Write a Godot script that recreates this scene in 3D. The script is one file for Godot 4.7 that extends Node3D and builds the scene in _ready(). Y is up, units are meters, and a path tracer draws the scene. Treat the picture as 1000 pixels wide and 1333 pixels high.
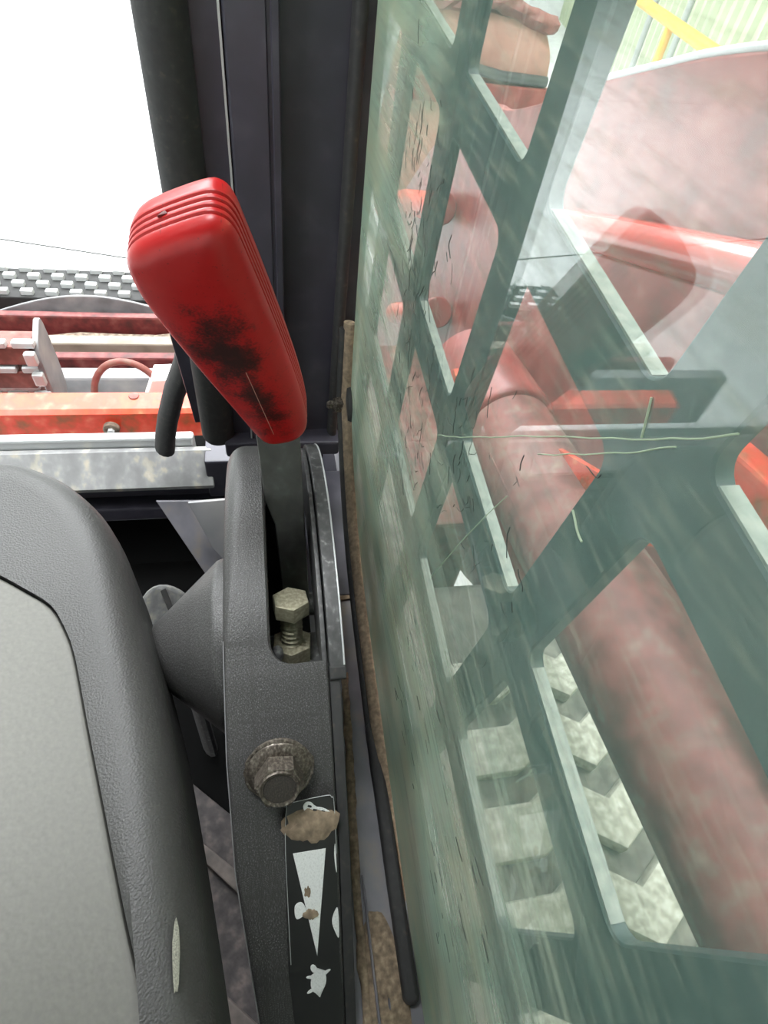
extends Node3D
# Operator's corner of a tracked loader cab, parked in a workshop hall.
# World axes are those of the loader: x to its right, y up, -z forward; metres; y = 0 is the hall floor.

const HALL_TURN := -13.27          # the hall stands turned to the loader by this many degrees
var hall := Basis(Vector3.UP, deg_to_rad(HALL_TURN))
var used := {}
var M := {}
var rng := RandomNumberGenerator.new()

func _ready() -> void:
	rng.seed = 7
	setup_camera()
	setup_light()
	materials()
	build_hall()
	build_cab_shell()
	build_glass()
	build_console()
	build_lever()
	build_armrest()
	build_footwell()
	build_front()
	build_loader_side()

# ---------------------------------------------------------------- camera, light
func setup_camera() -> void:
	var f := 727.0
	var fwd := Vector3(-190, 900, -727).normalized()      # the loader's forward, seen by the camera
	var side := Vector3(0.979, 0.05, -0.2)
	side = (side - fwd * side.dot(fwd)).normalized()
	var up := (-fwd).cross(side)
	var cam := Camera3D.new()
	cam.name = "camera"
	cam.basis = Basis(side, up, -fwd).transposed()
	cam.position = Vector3(0, 1.7, 0)
	cam.fov = rad_to_deg(2.0 * atan(666.5 / f))
	cam.near = 0.01
	cam.far = 100.0
	cam.current = true
	add_child(cam)

func setup_light() -> void:
	var e := Environment.new()
	e.background_mode = Environment.BG_COLOR
	e.background_color = Color(0.8, 0.85, 0.9)
	e.background_energy_multiplier = 0.3
	e.tonemap_mode = Environment.TONE_MAPPER_LINEAR
	e.tonemap_exposure = 1.0
	e.sdfgi_enabled = true
	e.ssao_enabled = true
	e.ssil_enabled = true
	var w := WorldEnvironment.new()
	w.name = "world_environment"
	w.environment = e
	add_child(w)
	for spot in LAMPS:
		var l := AreaLight3D.new()
		l.name = "unseen_lamp_light"
		l.area_size = Vector2(2.4, 0.9)
		l.area_normalize_energy = true
		l.light_energy = LAMP_ENERGY
		l.light_color = Color(0.98, 0.99, 1.0)
		l.area_range = 60.0
		l.area_attenuation = 2.0
		l.shadow_enabled = true
		l.basis = hall * Basis(Vector3.RIGHT, -PI / 2)
		l.position = hall * Vector3(spot.x, 5.66, spot.y)
		add_child(l, true)

const LAMP_ENERGY := 26.0
const LAMPS := [Vector2(-1.5, -4.0), Vector2(-1.5, -7.0), Vector2(-1.5, -10.0), Vector2(-4.5, -4.0), Vector2(-4.5, -7.0), Vector2(-4.5, -10.0), Vector2(-7.5, -5.5), Vector2(0.3, -6.0), Vector2(1.3, -1.0), Vector2(-0.6, -0.6), Vector2(-3.0, 2.0)]  # unseen lamps, placed for a bright floor; one added to light the cab

# ---------------------------------------------------------------- naming
func numbered(called: String) -> String:
	if not used.has(called):
		used[called] = 0
		return called
	used[called] += 1
	return "%s_%03d" % [called, used[called]]

func thing(called: String, label: String, category: String, at := Vector3.ZERO, group := "") -> Node3D:
	var o := Node3D.new()
	o.name = numbered(called)
	o.position = at
	add_child(o)
	meta(o, label, category, group)
	return o

func meta(o: Node, label: String, category: String, group := "", kind := "") -> void:
	if label: o.set_meta("label", label)
	if category: o.set_meta("category", category)
	if group: o.set_meta("group", group)
	if kind: o.set_meta("kind", kind)

func structure(called: String, label: String, category: String, at := Vector3.ZERO) -> Node3D:
	var o := thing(called, label, category, at)
	o.set_meta("kind", "structure")
	return o

# ---------------------------------------------------------------- geometry: lists of triangles, counter-clockwise from outside
func mesh_of(t: PackedVector3Array, sharp := 38.0, plane = null, size := Vector2.ONE) -> ArrayMesh:
	var n := t.size() / 3
	var fn := PackedVector3Array(); fn.resize(n)
	var at := {}
	for i in n:
		var a := (t[i * 3 + 1] - t[i * 3]).cross(t[i * 3 + 2] - t[i * 3])
		fn[i] = a
		for k in 3:
			var key := Vector3i((t[i * 3 + k] * 50000.0).round())
			if at.has(key): at[key].append(i)
			else: at[key] = [i]
	var lim := cos(deg_to_rad(sharp))
	var vs := PackedVector3Array(); vs.resize(n * 3)
	var ns := PackedVector3Array(); ns.resize(n * 3)
	var uv := PackedVector2Array()
	if plane != null: uv.resize(n * 3)
	var inv := Transform3D()
	if plane != null: inv = (plane as Transform3D).affine_inverse()
	for i in n:
		var me := fn[i].normalized()
		for k in 3:
			var p := t[i * 3 + k]
			var s := Vector3.ZERO
			for j in at[Vector3i((p * 50000.0).round())]:
				if me.dot(fn[j].normalized()) > lim: s += fn[j]
			var to: int = i * 3 + [0, 2, 1][k]
			vs[to] = p
			ns[to] = s.normalized() if s.length_squared() > 0.0 else me
			if plane != null:
				var q := inv * p
				uv[to] = Vector2(q.x / size.x, q.y / size.y)
	var arr := []
	arr.resize(Mesh.ARRAY_MAX)
	arr[Mesh.ARRAY_VERTEX] = vs
	arr[Mesh.ARRAY_NORMAL] = ns
	if plane != null: arr[Mesh.ARRAY_TEX_UV] = uv
	var m := ArrayMesh.new()
	m.add_surface_from_arrays(Mesh.PRIMITIVE_TRIANGLES, arr)
	return m

func part(parent: Node3D, called: String, t: PackedVector3Array, mat: Material, sharp := 38.0, label := "") -> MeshInstance3D:
	return part_mesh(parent, called, mesh_of(t, sharp), mat, label)

func part_mesh(parent: Node3D, called: String, mesh: Mesh, mat: Material, label := "") -> MeshInstance3D:
	var o := MeshInstance3D.new()
	o.name = called if parent != self else numbered(called)
	o.mesh = mesh
	o.material_override = mat
	parent.add_child(o, true)
	if label: o.set_meta("label", label)
	return o

func outward(t: PackedVector3Array) -> PackedVector3Array:
	var c := Vector3.ZERO
	for p in t: c += p
	c /= maxf(1.0, t.size())
	var vol := 0.0
	for i in range(0, t.size(), 3):
		vol += (t[i] - c).dot((t[i + 1] - c).cross(t[i + 2] - c))
	if vol >= 0.0: return t
	return flipped(t)

func flipped(t: PackedVector3Array) -> PackedVector3Array:
	var r := PackedVector3Array()
	for i in range(0, t.size(), 3): r.append_array([t[i], t[i + 2], t[i + 1]])
	return r

func moved(t: PackedVector3Array, x: Transform3D) -> PackedVector3Array:
	var r := x * t
	return r if x.basis.determinant() > 0.0 else flipped(r)

func skin(rings: Array, closed := true) -> PackedVector3Array:     # quads between successive rings
	var t := PackedVector3Array()
	for i in rings.size() - 1:
		var a: PackedVector3Array = rings[i]
		var b: PackedVector3Array = rings[i + 1]
		var n := a.size()
		for k in (n if closed else n - 1):
			var l := (k + 1) % n
			t.append_array([a[k], a[l], b[l], a[k], b[l], b[k]])
	return t

func lid(ring: PackedVector3Array, flat: PackedVector2Array) -> PackedVector3Array:
	var t := PackedVector3Array()
	var ix := Geometry2D.triangulate_polygon(flat)
	for i in ix: t.append(ring[i])
	return t

func inset(o: PackedVector2Array, by: float) -> PackedVector2Array:
	if by == 0.0: return o
	var r := PackedVector2Array()
	var n := o.size()
	var turn := -1.0 if Geometry2D.is_polygon_clockwise(o) else 1.0
	for i in n:
		var a := (o[i] - o[(i + n - 1) % n]).normalized()
		var b := (o[(i + 1) % n] - o[i]).normalized()
		var na := Vector2(-a.y, a.x) * turn
		var nb := Vector2(-b.y, b.x) * turn
		var m := (na + nb).normalized()
		r.append(o[i] + m * by / maxf(0.35, m.dot(na)))
	return r

func layer(o: PackedVector2Array, z: float) -> PackedVector3Array:
	var r := PackedVector3Array()
	for p in o: r.append(Vector3(p.x, p.y, z))
	return r

func layered(o: PackedVector2Array, steps: Array) -> PackedVector3Array:   # steps of (inset, z) from one lid to the other
	var rings := []
	for s in steps: rings.append(layer(inset(o, s.x), s.y))
	var t := skin(rings)
	var first := inset(o, steps[0].x)
	var last := inset(o, steps[-1].x)
	var a := lid(rings[0], first)
	var b := lid(rings[-1], last)
	if a.size() and b.size():     # each lid must face away from the other
		var na := (a[1] - a[0]).cross(a[2] - a[0])
		if na.z * (steps[-1].y - steps[0].y) > 0: a = flipped(a)
		var nb := (b[1] - b[0]).cross(b[2] - b[0])
		if nb.z * (steps[-1].y - steps[0].y) < 0: b = flipped(b)
	var side := t
	var n0 := (t[1] - t[0]).cross(t[2] - t[0])
	var out2 := Vector2(n0.x, n0.y)
	var edge := o[1] - o[0]
	var turn := -1.0 if Geometry2D.is_polygon_clockwise(o) else 1.0
	var want := Vector2(edge.y, -edge.x) * turn
	# test on the tallest step
	for i in steps.size() - 1:
		if absf(steps[i].x - steps[i + 1].x) < 1e-6:
			var q := i * o.size() * 6
			n0 = (t[q + 1] - t[q]).cross(t[q + 2] - t[q])
			out2 = Vector2(n0.x, n0.y)
	if out2.dot(want) < 0: side = flipped(t)
	side.append_array(a)
	side.append_array(b)
	return side

func prism(o: PackedVector2Array, z0: float, z1: float, bevel := 0.0) -> PackedVector3Array:
	if bevel <= 0.0: return layered(o, [Vector2(0, z0), Vector2(0, z1)])
	var k := bevel * 0.3
	return layered(o, [Vector2(bevel, z0), Vector2(k, z0 + k), Vector2(0, z0 + bevel), Vector2(0, z1 - bevel), Vector2(k, z1 - k), Vector2(bevel, z1)])

func rrect(w: float, h: float, r: float, n := 4) -> PackedVector2Array:
	var o := PackedVector2Array()
	for c in 4:
		var at := Vector2((w / 2 - r) * [1, -1, -1, 1][c], (h / 2 - r) * [1, 1, -1, -1][c])
		for i in n + 1:
			o.append(at + Vector2.from_angle(PI / 2 * (c + float(i) / n)) * r)
	return o

func box(size: Vector3, at := Vector3.ZERO, bevel := 0.0, turn := Basis()) -> PackedVector3Array:
	var o := PackedVector2Array([Vector2(size.x, size.y) / 2, Vector2(-size.x, size.y) / 2, Vector2(-size.x, -size.y) / 2, Vector2(size.x, -size.y) / 2])
	if bevel > 0.0: o = rrect(size.x, size.y, bevel, 2)
	return moved(prism(o, -size.z / 2, size.z / 2, bevel), Transform3D(turn, at))

func span(a: Vector3, b: Vector3, bevel := 0.0) -> PackedVector3Array:      # a box between two corners
	return box((b - a).abs(), (a + b) / 2, bevel)

func lathe(prof: PackedVector2Array, seg := 32, x := Transform3D()) -> PackedVector3Array:    # (radius, height) round local y
	var rings := []
	for p in prof:
		var r := PackedVector3Array()
		for k in seg:
			var a := TAU * k / seg
			r.append(Vector3(cos(a) * p.x, p.y, sin(a) * p.x))
		rings.append(r)
	return moved(outward(skin(rings)), x)

func towards(at: Vector3, dir: Vector3, roll := 0.0) -> Transform3D:       # local y along dir
	var y := dir.normalized()
	var x := y.cross(Vector3(0.31, 0.2, 0.9)).normalized()
	return Transform3D(Basis(x, y, x.cross(y)) * Basis(Vector3.UP, roll), at)

func tube(path: PackedVector3Array, r: float, seg := 12, flat := 1.0) -> PackedVector3Array:
	var rings := []
	var x := Vector3(0.3, 0.87, 0.37)
	for i in path.size():
		var d := (path[mini(i + 1, path.size() - 1)] - path[maxi(i - 1, 0)]).normalized()
		x = (x - d * x.dot(d)).normalized()
		var y := d.cross(x)
		var ring := PackedVector3Array()
		for k in seg:
			var a := TAU * k / seg
			ring.append(path[i] + (x * cos(a) + y * sin(a) * flat) * r)
		rings.append(ring)
	var t := skin(rings)
	for e in [0, path.size() - 1]:
		var ring: PackedVector3Array = rings[e]
		for k in seg:
			var l := (k + 1) % seg
			if e == 0: t.append_array([path[e], ring[l], ring[k]])
			else: t.append_array([path[e], ring[k], ring[l]])
	return outward(t)

func rod(a: Vector3, b: Vector3, r: float, seg := 16, chamfer := 0.0) -> PackedVector3Array:
	var h := a.distance_to(b)
	var c := chamfer if chamfer > 0.0 else minf(r, h) * 0.12
	return lathe([Vector2(0.0001, 0), Vector2(r - c, 0), Vector2(r, c), Vector2(r, h - c), Vector2(r - c, h), Vector2(0.0001, h)], seg, towards(a, b - a))

func hexagon(across: float, n := 6) -> PackedVector2Array:
	var o := PackedVector2Array()
	for k in n: o.append(Vector2.from_angle(TAU * k / n) * across / 2 / cos(PI / n))
	return o

func smooth(p: PackedVector2Array, per := 5, closed := true) -> PackedVector2Array:
	var o := PackedVector2Array()
	var n := p.size()
	for i in (n if closed else n - 1):
		var a := p[(i + n - 1) % n] if closed else p[maxi(i - 1, 0)]
		var d := p[(i + 2) % n] if closed else p[mini(i + 2, n - 1)]
		for k in per:
			o.append(p[i].cubic_interpolate(p[(i + 1) % n], a, d, float(k) / per))
	if not closed: o.append(p[n - 1])
	return o

func blob(at: Vector3, size: Vector3, lump := 0.25, seed_ := 1, turn := Basis()) -> PackedVector3Array:
	var ns := FastNoiseLite.new()
	ns.seed = seed_
	ns.frequency = 1.3
	var rings := []
	for i in 9:
		var la := PI * (0.02 + 0.96 * i / 8.0)
		var ring := PackedVector3Array()
		for k in 16:
			var d := Vector3(sin(la) * cos(TAU * k / 16), cos(la), sin(la) * sin(TAU * k / 16))
			ring.append(at + turn * (d * size * (1.0 + lump * ns.get_noise_3dv(d * 1.7))))
		rings.append(ring)
	return outward(skin(rings))

# ---------------------------------------------------------------- materials
func noise_tex(freq: float, ramp: Array, side := 256, octaves := 3, seed_ := 3, kind := FastNoiseLite.TYPE_SIMPLEX_SMOOTH) -> NoiseTexture2D:
	var n := FastNoiseLite.new()
	n.noise_type = kind
	n.frequency = freq
	n.fractal_octaves = octaves
	n.seed = seed_
	var t := NoiseTexture2D.new()
	t.noise = n
	t.width = side
	t.height = side
	t.seamless = true
	if ramp.size():
		var g := Gradient.new()
		var at := PackedFloat32Array()
		var cs := PackedColorArray()
		for r in ramp:
			at.append(r[0])
			cs.append(r[1])
		g.offsets = at
		g.colors = cs
		t.color_ramp = g
	return t

func mat(c: Color, rough: float, metal := 0.0, spec := 0.5) -> StandardMaterial3D:
	var m := StandardMaterial3D.new()
	m.albedo_color = c
	m.roughness = rough
	m.metallic = metal
	m.metallic_specular = spec
	return m

func grained(m: StandardMaterial3D, scale: float, height: float, tex: Texture2D) -> StandardMaterial3D:    # fine relief, tiles per metre, depth in centimetres
	m.heightmap_enabled = true
	m.heightmap_texture = tex
	m.heightmap_scale = height
	m.uv1_triplanar = true
	m.uv1_scale = Vector3.ONE * scale
	return m

func worn(m: StandardMaterial3D, scale: float, tex: Texture2D) -> StandardMaterial3D:       # colour and wear
	m.albedo_texture = tex
	m.albedo_color = Color.WHITE
	m.uv1_triplanar = true
	m.uv1_scale = Vector3.ONE * scale
	return m

func g(v: float, tint := Color(1, 1, 1)) -> Color:
	return Color(v * tint.r, v * tint.g, v * tint.b)

func materials() -> void:
	var grain := noise_tex(0.09, [], 256, 2, 5)
	var lumps := noise_tex(0.02, [], 256, 4, 9)
	# textured black plastic, dusty specks
	M.plastic = grained(worn(mat(Color.WHITE, 0.48), 22.0, noise_tex(0.08, [[0.0, g(0.19, Color(1, 0.98, 0.96))], [0.55, g(0.225, Color(1, 0.98, 0.96))], [0.66, g(0.26)], [0.71, g(0.40)], [1.0, g(0.52)]], 512, 5, 11)), 26.0, 0.022, grain)
	M.pad = grained(worn(mat(Color.WHITE, 0.5), 18.0, noise_tex(0.06, [[0.0, g(0.195, Color(1.0, 0.99, 0.96))], [0.6, g(0.22, Color(1.0, 0.99, 0.96))], [0.85, g(0.255)], [1.0, g(0.32)]], 512, 4, 12)), 26.0, 0.024, grain)
	M.pad_panel = grained(worn(mat(Color.WHITE, 0.6), 10.0, noise_tex(0.05, [[0.0, g(0.35, Color(1.0, 0.99, 0.94))], [1.0, g(0.385, Color(1.0, 0.99, 0.93))]], 512, 4, 13)), 10.0, 0.012, grain)
	M.black_paint = worn(mat(Color.WHITE, 0.42), 3.0, noise_tex(0.03, [[0.0, g(0.235, Color(1, 0.97, 1.12))], [0.6, g(0.255, Color(1, 0.97, 1.13))], [1.0, g(0.30, Color(1, 0.97, 1.1))]], 256, 4, 14))
	M.black_matt = mat(g(0.12), 0.7)
	M.black_rubber = grained(worn(mat(Color.WHITE, 0.75), 9.0, noise_tex(0.05, [[0.0, g(0.18)], [0.7, g(0.21)], [0.9, Color(0.30, 0.27, 0.25)], [1.0, Color(0.36, 0.32, 0.28)]], 256, 4, 15)), 9.0, 0.015, grain)
	M.grey_paint = worn(mat(Color.WHITE, 0.3), 4.0, noise_tex(0.025, [[0.0, Color(0.42, 0.415, 0.44)], [0.55, Color(0.47, 0.465, 0.49)], [0.75, Color(0.50, 0.485, 0.49)], [1.0, Color(0.53, 0.50, 0.46)]], 256, 5, 16))
	M.dust = worn(mat(Color.WHITE, 0.95), 9.0, noise_tex(0.05, [[0.0, Color(0.34, 0.30, 0.25)], [0.4, Color(0.49, 0.43, 0.36)], [0.7, Color(0.61, 0.54, 0.45)], [1.0, Color(0.74, 0.68, 0.59)]], 512, 6, 17, FastNoiseLite.TYPE_PERLIN))
	M.steel_dark = worn(mat(Color.WHITE, 0.42, 0.25), 12.0, noise_tex(0.05, [[0.0, g(0.25)], [0.5, g(0.30)], [0.72, g(0.36)], [0.86, g(0.52)], [1.0, g(0.6)]], 256, 5, 18))
	M.steel_scuffed = worn(mat(Color.WHITE, 0.4, 0.1), 4.0, noise_tex(0.03, [[0.0, g(0.50)], [0.5, g(0.58)], [0.66, g(0.64)], [0.78, Color(0.78, 0.74, 0.66)], [1.0, Color(0.88, 0.85, 0.78)]], 256, 5, 19))
	M.zinc = worn(mat(Color.WHITE, 0.36, 0.45), 30.0, noise_tex(0.04, [[0.0, Color(0.50, 0.48, 0.41)], [0.5, Color(0.64, 0.62, 0.53)], [1.0, Color(0.80, 0.78, 0.68)]], 256, 4, 20))
	M.dirty_bolt = worn(mat(Color.WHITE, 0.4, 0.5), 40.0, noise_tex(0.04, [[0.0, Color(0.20, 0.18, 0.16)], [0.5, Color(0.34, 0.31, 0.28)], [0.75, Color(0.5, 0.47, 0.43)], [1.0, Color(0.68, 0.66, 0.62)]], 256, 4, 21))
	M.decal_black = mat(g(0.14), 0.38)
	M.decal_white = worn(mat(Color.WHITE, 0.5), 60.0, noise_tex(0.05, [[0.0, Color(0.74, 0.75, 0.73)], [0.3, Color(0.88, 0.89, 0.88)], [1.0, Color(0.94, 0.95, 0.94)]], 256, 4, 22))
	M.orange = worn(mat(Color.WHITE, 0.35), 2.4, noise_tex(0.03, [[0.0, Color(0.50, 0.30, 0.13)], [0.3, Color(0.78, 0.27, 0.10)], [0.5, Color(0.87, 0.24, 0.12)], [0.75, Color(0.90, 0.33, 0.23)], [1.0, Color(0.92, 0.55, 0.38)]], 256, 5, 23))
	M.red_paint = worn(mat(Color.WHITE, 0.34), 1.1, noise_tex(0.02, [[0.0, Color(0.42, 0.18, 0.16)], [0.4, Color(0.53, 0.22, 0.20)], [0.7, Color(0.59, 0.29, 0.26)], [1.0, Color(0.65, 0.43, 0.39)]], 512, 5, 24))
	M.red_dusty = worn(mat(Color.WHITE, 0.6), 1.6, noise_tex(0.025, [[0.0, Color(0.33, 0.19, 0.16)], [0.4, Color(0.46, 0.27, 0.24)], [0.62, Color(0.53, 0.31, 0.28)], [0.8, Color(0.52, 0.42, 0.37)], [1.0, Color(0.62, 0.55, 0.48)]], 512, 5, 25))
	M.red_dark = worn(mat(Color.WHITE, 0.55), 2.0, noise_tex(0.03, [[0.0, Color(0.22, 0.11, 0.10)], [0.5, Color(0.40, 0.15, 0.15)], [1.0, Color(0.50, 0.30, 0.27)]], 256, 5, 26))
	M.salmon = worn(mat(Color.WHITE, 0.5), 1.0, noise_tex(0.02, [[0.0, Color(0.70, 0.50, 0.44)], [1.0, Color(0.76, 0.60, 0.54)]], 256, 4, 27))
	M.brown_dirt = grained(worn(mat(Color.WHITE, 0.9), 3.0, noise_tex(0.05, [[0.0, Color(0.22, 0.19, 0.16)], [0.5, Color(0.44, 0.38, 0.33)], [1.0, Color(0.62, 0.57, 0.5)]], 256, 5, 28)), 3.0, 1.0, lumps)
	M.steel_grey = worn(mat(Color.WHITE, 0.45, 0.1), 1.6, noise_tex(0.02, [[0.0, Color(0.40, 0.40, 0.41)], [0.5, Color(0.50, 0.50, 0.51)], [1.0, Color(0.60, 0.59, 0.58)]], 256, 4, 41))
	M.chassis = worn(mat(Color.WHITE, 0.7), 2.0, noise_tex(0.03, [[0.0, Color(0.34, 0.33, 0.31)], [0.5, Color(0.46, 0.44, 0.41)], [1.0, Color(0.60, 0.58, 0.53)]], 256, 5, 47))
	M.tan = worn(mat(Color.WHITE, 0.8), 1.5, noise_tex(0.02, [[0.0, Color(0.44, 0.40, 0.35)], [0.5, Color(0.54, 0.50, 0.45)], [1.0, Color(0.60, 0.57, 0.52)]], 256, 4, 42))
	M.lit_edge_pale = worn(mat(Color.WHITE, 0.9), 12.0, noise_tex(0.05, [[0.0, Color(0.50, 0.54, 0.51)], [1.0, Color(0.64, 0.66, 0.62)]], 256, 4, 43))  # pale colour for the light caught by the guard hole edges
	M.lever_steel = worn(mat(Color.WHITE, 0.42, 0.2), 8.0, noise_tex(0.03, [[0.0, g(0.30)], [0.5, g(0.345, Color(1, 0.99, 0.97))], [0.8, g(0.39)], [1.0, g(0.5)]], 256, 5, 44))
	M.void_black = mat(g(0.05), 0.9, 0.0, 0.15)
	var gloss := worn(mat(Color.WHITE, 0.2), 1.5, noise_tex(0.02, [[0.0, Color(0.62, 0.20, 0.17)], [1.0, Color(0.74, 0.30, 0.26)]], 256, 4, 45))
	gloss.clearcoat_enabled = true
	gloss.clearcoat = 0.8
	gloss.clearcoat_roughness = 0.12
	M.red_gloss = gloss
	M.scuff = worn(mat(Color.WHITE, 0.8), 40.0, noise_tex(0.1, [[0.0, Color(0.30, 0.30, 0.28)], [0.5, Color(0.46, 0.46, 0.41)], [1.0, Color(0.58, 0.57, 0.51)]], 256, 4, 48))
	M.grime = worn(mat(Color.WHITE, 0.9), 60.0, noise_tex(0.06, [[0.0, Color(0.13, 0.12, 0.11)], [0.6, Color(0.22, 0.20, 0.18)], [1.0, Color(0.36, 0.33, 0.30)]], 256, 4, 40))
	M.track = grained(worn(mat(Color.WHITE, 0.7), 3.0, noise_tex(0.03, [[0.0, Color(0.54, 0.54, 0.49)], [0.4, Color(0.66, 0.66, 0.60)], [0.62, Color(0.74, 0.75, 0.69)], [1.0, Color(0.84, 0.85, 0.80)]], 512, 5, 29)), 3.0, 0.25, lumps)
	M.track_belt = worn(mat(Color.WHITE, 0.85), 3.0, noise_tex(0.03, [[0.0, Color(0.34, 0.34, 0.31)], [1.0, Color(0.58, 0.58, 0.53)]], 256, 5, 30))
	M.concrete = worn(mat(Color.WHITE, 0.38), 0.35, noise_tex(0.02, [[0.0, Color(0.80, 0.81, 0.81)], [0.5, Color(0.87, 0.88, 0.88)], [1.0, Color(0.91, 0.92, 0.92)]], 512, 6, 31))
	M.siding = worn(mat(Color.WHITE, 0.5), 0.5, noise_tex(0.02, [[0.0, Color(0.62, 0.66, 0.54)], [1.0, Color(0.70, 0.73, 0.61)]], 256, 4, 32))
	M.yellow = mat(Color(0.83, 0.62, 0.14), 0.45)
	M.conduit = mat(Color(0.55, 0.57, 0.55), 0.5)
	M.ceiling = mat(Color(0.86, 0.87, 0.86), 0.8)
	M.tarp_white = mat(Color(0.93, 0.92, 0.90), 0.5)
	M.mat_rubber = grained(worn(mat(Color.WHITE, 0.8), 5.0, noise_tex(0.03, [[0.0, Color(0.17, 0.16, 0.16)], [0.5, Color(0.25, 0.23, 0.23)], [1.0, Color(0.40, 0.36, 0.34)]], 256, 5, 33)), 5.0, 0.05, grain)
	M.mat_rib = worn(mat(Color.WHITE, 0.7), 5.0, noise_tex(0.03, [[0.0, Color(0.26, 0.24, 0.23)], [1.0, Color(0.42, 0.38, 0.36)]], 256, 5, 46))
	M.pedal = worn(mat(Color.WHITE, 0.7), 14.0, noise_tex(0.03, [[0.0, g(0.32)], [0.6, g(0.42)], [1.0, Color(0.6, 0.58, 0.5)]], 256, 4, 34))
	M.guard = worn(mat(Color.WHITE, 0.5), 4.0, noise_tex(0.03, [[0.0, Color(0.16, 0.22, 0.22)], [0.6, Color(0.20, 0.27, 0.27)], [1.0, Color(0.33, 0.38, 0.36)]], 256, 5, 35))
	M.galvanised = mat(Color(0.75, 0.76, 0.76), 0.4, 0.3)
	var lamp := mat(Color(0.95, 0.95, 0.95), 0.6)
	lamp.emission_enabled = true
	lamp.emission = Color(0.98, 0.99, 1.0)
	lamp.emission_energy_multiplier = 4.0
	M.lamp = lamp
	# dusty safety glass
	var gl := mat(Color(0.58, 0.72, 0.68, 0.145), 0.006)
	gl.transparency = BaseMaterial3D.TRANSPARENCY_ALPHA
	gl.backlight_enabled = true
	gl.backlight = Color(0.10, 0.13, 0.12)
	M.glass = gl
	# dried dirt on the pane: long wiped streaks, and fine dark scratches
	M.streaks = film(noise_tex(0.03, [[0.0, Color(0.62, 0.68, 0.60, 0.0)], [0.48, Color(0.62, 0.68, 0.60, 0.005)], [0.66, Color(0.66, 0.70, 0.62, 0.05)], [1.0, Color(0.74, 0.75, 0.66, 0.16)]], 512, 5, 36), Vector3(1.0, 13.0, 1.7))
	M.scratch_dark = mat(Color(0.20, 0.22, 0.21), 0.7)
	M.scratch_pale = mat(Color(0.66, 0.72, 0.62), 0.7)
	M.wiped = wiped_material()
	M.knob = knob_material()

func film(tex: Texture2D, scale: Vector3) -> StandardMaterial3D:
	var m := mat(Color.WHITE, 0.9)
	m.transparency = BaseMaterial3D.TRANSPARENCY_ALPHA
	m.albedo_texture = tex
	m.uv1_triplanar = true
	m.uv1_scale = scale
	m.backlight_enabled = true
	m.backlight = Color(0.3, 0.3, 0.3)
	return m

func wiped_material() -> StandardMaterial3D:
	# dust wiped along the pane: streaks with ragged ends, alpha raised low and in front to paint in grazing-angle haze
	var w := 640
	var h := 640
	var im := Image.create(w, h, false, Image.FORMAT_RGBA8)
	var a := FastNoiseLite.new()
	a.frequency = 0.011
	a.fractal_octaves = 5
	a.seed = 51
	var b := FastNoiseLite.new()
	b.frequency = 0.045
	b.fractal_octaves = 3
	b.seed = 52
	for y in h:
		for x in w:
			var p := Vector2(-0.46 + 0.70 * x / w, 1.2 + 0.5 * y / h)
			var low := 1.2 + 0.055 * clampf((0.05 - p.x) / 0.5, 0.0, 1.0)
			var near := maxf(1.0 - (p.y - low) / 0.30, 0.85 - (p.x + 0.45) / 0.20)
			var streak := b.get_noise_2d(x * 0.10, y * 3.2) * 0.55 + a.get_noise_2d(x * 0.5, y * 2.0) * 0.75
			var k := smoothstep(-0.15, 0.85, near * 1.15 - 0.05 + streak * 0.5)
			var c := Color(0.68, 0.77, 0.71).lerp(Color(0.75, 0.79, 0.71), clampf(0.5 + a.get_noise_2d(x * 1.3 + 300, y * 2.0), 0.0, 1.0))
			c.a = 0.72 * k
			im.set_pixel(x, y, c)
	var m := mat(Color.WHITE, 0.9)
	m.transparency = BaseMaterial3D.TRANSPARENCY_ALPHA
	m.albedo_texture = ImageTexture.create_from_image(im)
	m.backlight_enabled = true
	m.backlight = Color(1.0, 1.0, 1.0)
	return m

func knob_material() -> StandardMaterial3D:
	# red moulded rubber with a patch of ground-in black grime where the palm sits
	var w := 160
	var h := 512
	var im := Image.create(w, h, false, Image.FORMAT_RGB8)
	var a := FastNoiseLite.new()
	a.frequency = 0.02
	a.fractal_octaves = 4
	a.seed = 4
	var b := FastNoiseLite.new()
	b.noise_type = FastNoiseLite.TYPE_VALUE
	b.frequency = 0.55
	b.seed = 8
	for y in h:
		for x in w:
			var p := Vector2(0.032 - 0.064 * x / w, -0.17 + 0.19 * y / h)      # metres across and along
			var d := minf(((p - Vector2(-0.001, -0.058)) / Vector2(0.0185, 0.034)).length(), ((p - Vector2(0.003, -0.100)) / Vector2(0.020, 0.060)).length() + 0.30)
			var k := 1.15 - d + 0.55 * a.get_noise_2d(x, y * 0.8) + 0.42 * b.get_noise_2d(x, y)
			k = smoothstep(0.05, 0.95, k)
			var speck := b.get_noise_2d(x + 400, y) > 0.62
			var c := Color(0.72, 0.10, 0.105).lerp(Color(0.15, 0.075, 0.065), k * 0.93)
			if speck: c = c.lerp(Color(0.2, 0.08, 0.07), 0.45)
			c = c.lerp(Color(0.80, 0.16, 0.15), clampf(0.3 * a.get_noise_2d(x * 2 + 90, y * 2), 0.0, 0.3))
			im.set_pixel(x, y, c)
	var m := mat(Color.WHITE, 0.36)
	m.albedo_texture = ImageTexture.create_from_image(im)
	return m

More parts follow.
